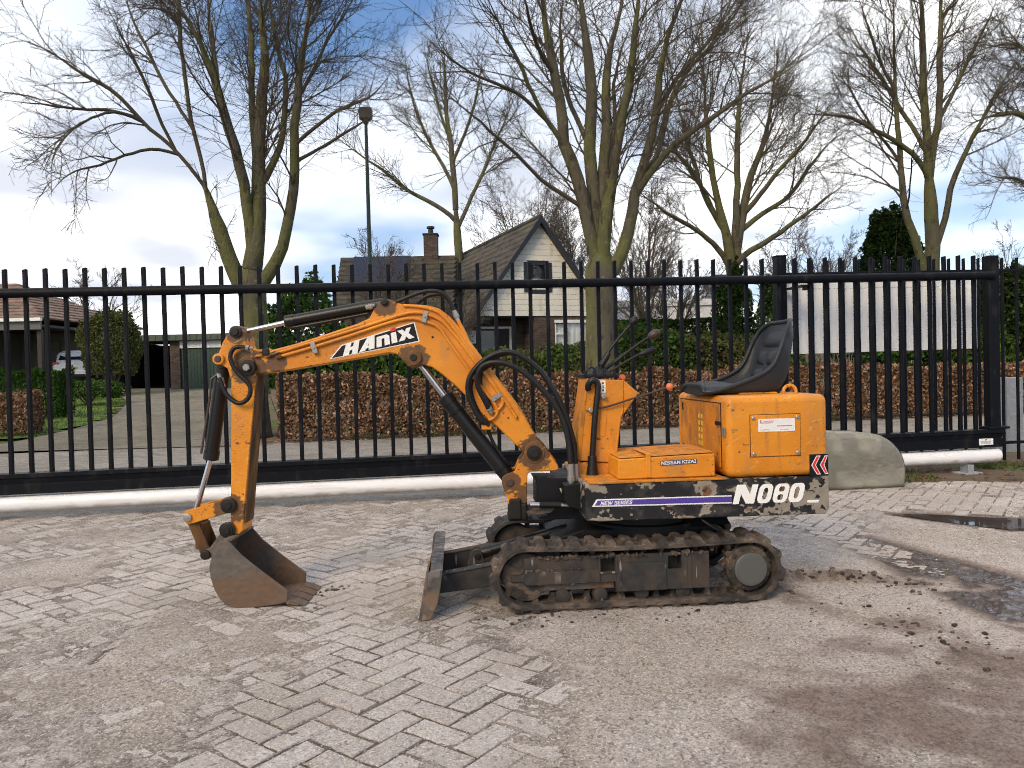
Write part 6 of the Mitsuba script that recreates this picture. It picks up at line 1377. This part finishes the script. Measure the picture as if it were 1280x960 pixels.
for side_ in (-1, 1):
    for q in range(nrow):
        t0, t1 = q / nrow, (q + 1) / nrow + .012
        x0, x1 = side_ * 3.25 * t0, side_ * 3.25 * t1
        za, zb = 7.02 - abs(x0) * SLOPE, 7.02 - abs(x1) * SLOPE
        ho('tile_course', prism(Polygon([(x0, za + .005), (x1, zb + .055), (x1, zb + .005), (x0, za - .02)]).convex_hull, -.30, 9.95), 'm_tile', rf)
ho('ridge_tiles', cyl((0, -.3, 7.02), (0, 9.95, 7.02), .10, 10), 'm_tile', rf)
for s_ in (-1, 1):
    ho('barge_board', prism([(0, 7.06), (s_ * 3.3, 7.06 - 3.3 * SLOPE), (s_ * 3.3, 6.80 - 3.3 * SLOPE), (0, 6.78)], -.37, -.325), 'm_trimdark', rf)
def window(parent, x0, x1, z0, z1, y, fr_mat, curtains=True, bars=(), frw=.06, back='m_darkroom', fr=house):
    w = obj('window', [box(x0, x1, y - .05, y + .02, z0, z0 + frw), box(x0, x1, y - .05, y + .02, z1 - frw, z1), box(x0, x0 + frw, y - .05, y + .02, z0 + frw, z1 - frw), box(x1 - frw, x1, y - .05, y + .02, z0 + frw, z1 - frw)] + [box(a, a + frw * .8, y - .045, y + .015, z0 + frw, z1 - frw) for a in bars], fr_mat, parent, fr=fr)
    obj('room', box(x0 + .01, x1 - .01, y + .10, y + .12, z0 + .01, z1 - .01), back, w, fr=fr)
    if curtains:
        n = 26
        xx = np.linspace(x0 + frw, x1 - frw, n); yy = y + .06 + .018 * np.sin(np.arange(n) * 1.9)
        v = np.vstack([np.column_stack([xx, yy, np.full(n, z0 + frw)]), np.column_stack([xx, yy, np.full(n, z0 + frw + (z1 - z0 - 2 * frw) * curtains)])])
        i = np.arange(n - 1)
        obj('curtain', (v, quads(np.stack([i, i + 1, i + 1 + n, i + n], 1))), 'm_curtain', w, fr=fr)
    obj('pane', (np.array([[x0 + frw, y - .01, z0 + frw], [x1 - frw, y - .01, z0 + frw], [x1 - frw, y - .01, z1 - frw], [x0 + frw, y - .01, z1 - frw]]), np.array([[0, 1, 2], [0, 2, 3]])), 'm_pane', w, fr=fr)
    return w
window(H, -.50, .36, 4.17, 5.24, .02, 'm_trimdark', .45, ())
ho('shutter', [box(-.66, -.51, -.075, -.047, 4.12, 5.28)], 'm_trimdark'); ho('shutter', [box(.37, .52, -.075, -.047, 4.12, 5.28)], 'm_trimdark')
wl = window(H, .62, 2.35, 1.62, 3.02, .06, 'm_white', .96, (1.12,))
ho('transom', box(.68, 1.12, .01, .07, 2.48, 2.55), 'm_white', wl)
ho('sill', box(.52, 2.45, -.16, -.005, 1.52, 1.60), 'm_tile')
ho('roller_box', box(.60, 2.37, -.06, -.003, 2.93, 3.05), 'm_white', wl)
dr_ = ho('front_door', [box(-2.10, -.85, 1.13, 1.195, .5, 2.80)], 'm_darkwood')
ho('door_frame', [box(-2.16, -2.08, 1.08, 1.19, .5, 2.86), box(-.88, -.80, 1.08, 1.19, .5, 2.86), box(-2.08, -.88, 1.08, 1.19, 2.78, 2.86), box(-1.52, -1.45, 1.08, 1.128, .5, 2.78)], 'm_white', dr_)
ho('door_glass', box(-2.06, -1.54, 1.10, 1.125, .9, 2.70), 'm_glass', dr_)
window(H, -2.72, -2.32, 2.20, 2.70, 1.06, 'm_white', .0)
# cross wing with the panels, left
wing = thing('house_wing', 'tiled side wing with dark blue roof panels left of the gabled house', 'house')
for nm, zr, zl, mat in (('roof', 0, 0, 'm_tile'),):
    ow = obj('roof', [hull([(-7.2, 33.0, 6.12), (-2.2, 33.0, 6.0), (-7.0, 30.6, 3.68), (-2.4, 30.6, 3.6), (-7.2, 33.0, 6.0), (-2.2, 33.0, 5.88), (-7.0, 30.6, 3.55), (-2.4, 30.6, 3.48), (-7.2, 35.4, 3.7), (-2.2, 35.4, 3.6)])], 'm_tile', wing)
for q in range(11):
    t0, t1 = q / 11, (q + 1.05) / 11
    def P_(t, x, up): return (x, 33.0 - 2.42 * t, 6.10 - 2.44 * t + up - .02 * (x + 7.2) / 5)
    obj('tile_course', hull([P_(t0, -7.2, .02), P_(t0, -2.2, .02), P_(t1, -7.05, .07), P_(t1, -2.3, .07), P_(t1, -7.05, .02), P_(t1, -2.3, .02)]), 'm_tile', ow)
obj('wall', box(-6.8, -2.5, 30.9, 35.0, .4, 3.58), 'm_housebrick', wing)
for a in range(3):
    x0 = -6.62 + a * .82
    def Q_(x, t, up): return (x, 33.0 - 2.42 * t, 6.10 - 2.44 * t + up)
    obj('solar_panel', hull([Q_(x0, .03, .10), Q_(x0 + .79, .03, .10), Q_(x0, .62, .14), Q_(x0 + .79, .62, .14), Q_(x0, .03, .06), Q_(x0 + .79, .03, .06), Q_(x0, .62, .10), Q_(x0 + .79, .62, .10)]), 'm_panelblue', ow)
cm = obj('chimney', box(-3.60, -3.02, 32.7, 33.25, 5.2, 6.95, .01), 'm_housebrick', wing)
obj('chimney_cap', [box(-3.64, -2.98, 32.66, 33.29, 6.95, 7.02, .01), cyl((-3.31, 32.97, 7.02), (-3.31, 32.97, 7.22), .11, 12), cyl((-3.31, 32.97, 7.26), (-3.31, 32.97, 7.34), .17, 12)], 'm_darkwood', cm)
# neighbour on the left: hipped roof above a dark carport
N = thing('neighbour_house', 'low house with a hipped red tiled roof and carport at the left edge', 'house')
g0 = gz(-22, 34)
def no(name, mesh, mat, parent=None, **k): return obj(name, mesh, mat, parent or N, **k)
nr = no('roof', hull([(-36, 33.4, 3.90), (-20.4, 33.4, 3.90), (-36, 43, 3.9), (-20.4, 43, 3.9), (-33, 38, 6.0), (-24.3, 38, 6.0)]), 'm_redtile')
for q in range(12):
    t0, t1 = q / 12, (q + 1.06) / 12
    def R_(t, x0, x1, up): return [(x0, 38 - 4.6 * t, 6.0 - 2.1 * t + up), (x1, 38 - 4.6 * t, 6.0 - 2.1 * t + up)]
    no('tile_course', hull(R_(t0, -33 - 3 * t0, -24.3 + 3.9 * t0, .02) + R_(t1, -33 - 3 * t1, -24.3 + 3.9 * t1, .075) + R_(t1, -33 - 3 * t1, -24.3 + 3.9 * t1, .01)), 'm_redtile', nr)
    no('tile_course', hull([(-24.3 + 3.9 * t0, 38 - 4.6 * t0, 6.02 - 2.1 * t0), (-24.3 + 3.9 * t0, 38 + 5 * t0, 6.02 - 2.1 * t0), (-24.3 + 3.9 * t1, 38 - 4.6 * t1, 6.075 - 2.1 * t1), (-24.3 + 3.9 * t1, 38 + 5 * t1, 6.075 - 2.1 * t1), (-24.3 + 3.9 * t1, 38 + 5 * t1, 6.01 - 2.1 * t1), (-24.3 + 3.9 * t1, 38 - 4.6 * t1, 6.01 - 2.1 * t1)]), 'm_redtile', nr)
no('gutter', box(-36, -20.3, 33.22, 33.38, 3.78, 3.92), 'm_white')
no('fascia', box(-36, -20.4, 33.4, 33.48, 3.42, 3.80), 'm_fascia')
no('carport_post', box(-20.7, -20.52, 33.6, 33.78, g0 - .2, 3.42), 'm_darkwood'); no('carport_post', box(-23.0, -22.82, 33.6, 33.78, g0 - .2, 3.42), 'm_darkwood')
no('wall', [box(-36, -20.5, 38.5, 42.5, g0 - .2, 3.8), box(-36, -24.5, 34, 38.5, g0 - .2, 3.8)], 'm_greywall')
no('carport_ceiling', box(-24.4, -20.55, 33.5, 38.5, 3.55, 3.66), 'm_darkwood')
for q in range(3): no('wall_panel', box(-24.2 + 1.75 * q, -22.55 + 1.75 * q, 38.40, 38.49, g0, 3.1, .01), 'm_greywall')
# garage
Ga = thing('garage', 'flat roofed garage with green plank doors at the end of the driveway', 'garage')
gg = gz(-15, 34)
def go(name, mesh, mat, parent=None, **k): return obj(name, mesh, mat, parent or Ga, **k)
go('roof_edge', [box(-18.2, -9.8, 33.6, 33.72, 2.78, 3.06, .01), box(-18.2, -9.8, 33.72, 39, 2.86, 3.02)], 'm_greenroof')
go('edge_strip', [box(-18.2 + .3 * q, -17.93 + .3 * q, 33.575, 33.598, 2.80, 3.05) for q in range(28)], 'm_greenroof')
go('pier', box(-15.05, -14.62, 33.9, 34.3, gg - .1, 2.78), 'm_housebrick'); go('pier', box(-10.3, -9.9, 33.9, 34.3, gg - .1, 2.78), 'm_housebrick')
go('wall', [box(-17.6, -17.4, 34.0, 39, gg - .1, 2.8), box(-17.4, -9.9, 38.8, 39, gg - .1, 2.8), box(-14.9, -14.7, 34.3, 38.8, gg - .1, 2.8)], 'm_darkwood')
go('lintel', box(-14.62, -10.3, 33.92, 34.05, 2.46, 2.775), 'm_white')
gd = go('door', box(-14.6, -10.32, 34.02, 34.06, gg - .02, 2.455), 'm_greenwood')
for q in range(30): go('plank', box(-14.6 + .143 * q, -14.465 + .143 * q, 33.995, 34.019, gg, 2.45, .004), 'm_greenwood', gd)
go('door_rail', box(-12.50, -12.42, 33.97, 33.994, gg, 2.45), 'm_greenwood', gd)
# car: rear end seen past the olive bush
C_ = thing('parked_car', 'white hatchback parked under the carport, seen from behind', 'car')
cx_, cy_ = -20.75, 36.2
cg = gz(-21, 36) + .22
ct, st_ = math.cos(.22), math.sin(.22)
def car(v): return np.column_stack([cx_ + v[:, 0] * ct - v[:, 1] * st_, cy_ + v[:, 0] * st_ + v[:, 1] * ct, cg + v[:, 2]])
def co(name, mesh, mat, parent=None, **k): return obj(name, mesh, mat, parent or C_, fr=car, **k)
def loft(secs):
    m_ = len(secs[0]); V = np.vstack(secs); F = []
    i = np.arange(m_); j = (i + 1) % m_
    for k in range(len(secs) - 1): F.append(quads(np.stack([i + k * m_, j + k * m_, j + (k + 1) * m_, i + (k + 1) * m_], 1)))
    c0, c1 = len(V), len(V) + 1
    V = np.vstack([V, secs[0].mean(0), secs[-1].mean(0)])
    F.append(np.stack([j, i, np.full(m_, c0)], 1)); F.append(np.stack([i, j, np.full(m_, 0)], 1) + np.array([1, 1, 0]) * (len(secs) - 1) * m_ + np.array([0, 0, c1]))
    return V, np.vstack(F)
def csec(y, w, z0, z1, p=3.2, n=28):
    a = np.arange(n) / n * 2 * PI
    c, s = np.cos(a), np.sin(a)
    return np.column_stack([w * np.sign(c) * np.abs(c) ** (2 / p), np.full(n, y), (z0 + z1) / 2 + (z1 - z0) / 2 * np.sign(s) * np.abs(s) ** (2 / p)])
cb = co('body', loft([csec(0.02, .74, .42, .86), csec(.08, .82, .32, .96), csec(.35, .87, .22, 1.0), csec(1.2, .88, .20, 1.0), csec(2.8, .88, .20, .98), csec(3.5, .84, .22, .88), csec(3.85, .74, .32, .72)]), 'm_carwhite', smooth=50)
co('cabin', loft([csec(.12, .66, .85, 1.02, 4), csec(.32, .70, .85, 1.36, 4), csec(.55, .69, .85, 1.47, 4), csec(1.3, .70, .85, 1.50, 4), csec(2.0, .68, .85, 1.42, 4), csec(2.75, .70, .85, .97, 4)]), 'm_carwhite', smooth=50)
co('rear_window', hull([(-.56, .10, 1.02), (.56, .10, 1.02), (-.48, .36, 1.38), (.48, .36, 1.38), (-.56, .16, 1.02), (.56, .16, 1.02), (-.48, .42, 1.38), (.48, .42, 1.38)]), 'm_glass')
for s_ in (-1, 1):
    co('tail_light', hull([(s_ * .80, .05, .74), (s_ * .80, .05, .92), (s_ * .52, .01, .80), (s_ * .52, .01, .90), (s_ * .86, .30, .78), (s_ * .86, .30, .93), (s_ * .5, .10, .85)]), 'm_carlamp')
    for y in (.75, 3.05):
        w_ = co('wheel', rod((s_ * .70, y, .30), (s_ * .90, y, .30), [(0, .26), (.02, .30), (.18, .30), (.2, .26)], 24), 'm_tyre', smooth=35)
        co('rim', cyl((s_ * .885, y, .30), (s_ * .908, y, .30), .19, 18, .006), 'm_steel', w_)
co('number_plate', box(-.26, .26, -.015, .03, .58, .69, .004), 'm_plate')
co('bumper', [hull([(-.84, .02, .30), (.84, .02, .30), (-.84, .02, .50), (.84, .02, .50), (-.88, .3, .30), (.88, .3, .30), (-.88, .3, .5), (.88, .3, .5), (-.5, -.05, .34), (.5, -.05, .34), (-.5, -.05, .48), (.5, -.05, .48)])], 'm_carwhite')
co('under_panel', box(-.7, .7, -.03, .25, .20, .32, .02), 'm_tyre')
# lamp post
Lp = thing('lamp_post', 'slim dark green lamp post with a boxy head', 'lamp post')
lo = np.array([-3.245, 18.0, 0])
def lpf(v): return v + lo
obj('pole', rod((0, 0, gz(-3, 18) - .1), (0, 0, 7.02), [(0, .085), (2.4, .085), (2.5, .055), (6.9, .038)], 14), 'm_lamppole', Lp, smooth=35, fr=lpf)
hd = obj('lamp_head', rod((0, 0, 7.0), (0, 0, 7.34), [(0, .06), (.04, .11), (.06, .155), (.27, .165), (.30, .15), (.34, .05)], 20), 'm_lamphead', Lp, smooth=35, fr=lpf)
obj('collar', rod((0, 0, 6.94), (0, 0, 7.01), [(0, .042), (.01, .06), (.07, .06)], 14), 'm_lamppole', Lp, smooth=35, fr=lpf)
# white halls far behind
Hl = thing('white_hall', 'long low white building behind the tall dark hedge', 'building')
obj('wall', box(4, 17.2, 60, 75, .5, 5.75), 'm_hall', Hl)
obj('roof_edge', box(3.8, 17.4, 59.8, 75.2, 5.76, 6.25, .02), 'm_hall', Hl)
obj('roof_unit', box(15.8, 17.1, 59.9, 62, 6.26, 8.1, .02), 'm_trimdark', Hl)
obj('door', box(7.2, 8.2, 59.95, 59.99, .9, 3.2), 'm_fascia', Hl)
for q in range(5): obj('window', box(8.9 + 1.7 * q, 10.2 + 1.7 * q, 59.95, 59.99, 2.4, 3.8), 'm_glass', Hl)
Hr = thing('white_hall', 'white building glimpsed behind the fence at the right edge', 'building')
obj('wall', box(31.5, 50, 60, 72, .5, 5.2), 'm_hall', Hr)
obj('roof_edge', box(31.3, 50.2, 59.8, 72.2, 5.21, 5.7, .02), 'm_hall', Hr)
for q in range(6): obj('window', box(33 + 2.4 * q, 34.9 + 2.4 * q, 59.95, 59.99, 2.7, 3.9), 'm_glass', Hr)
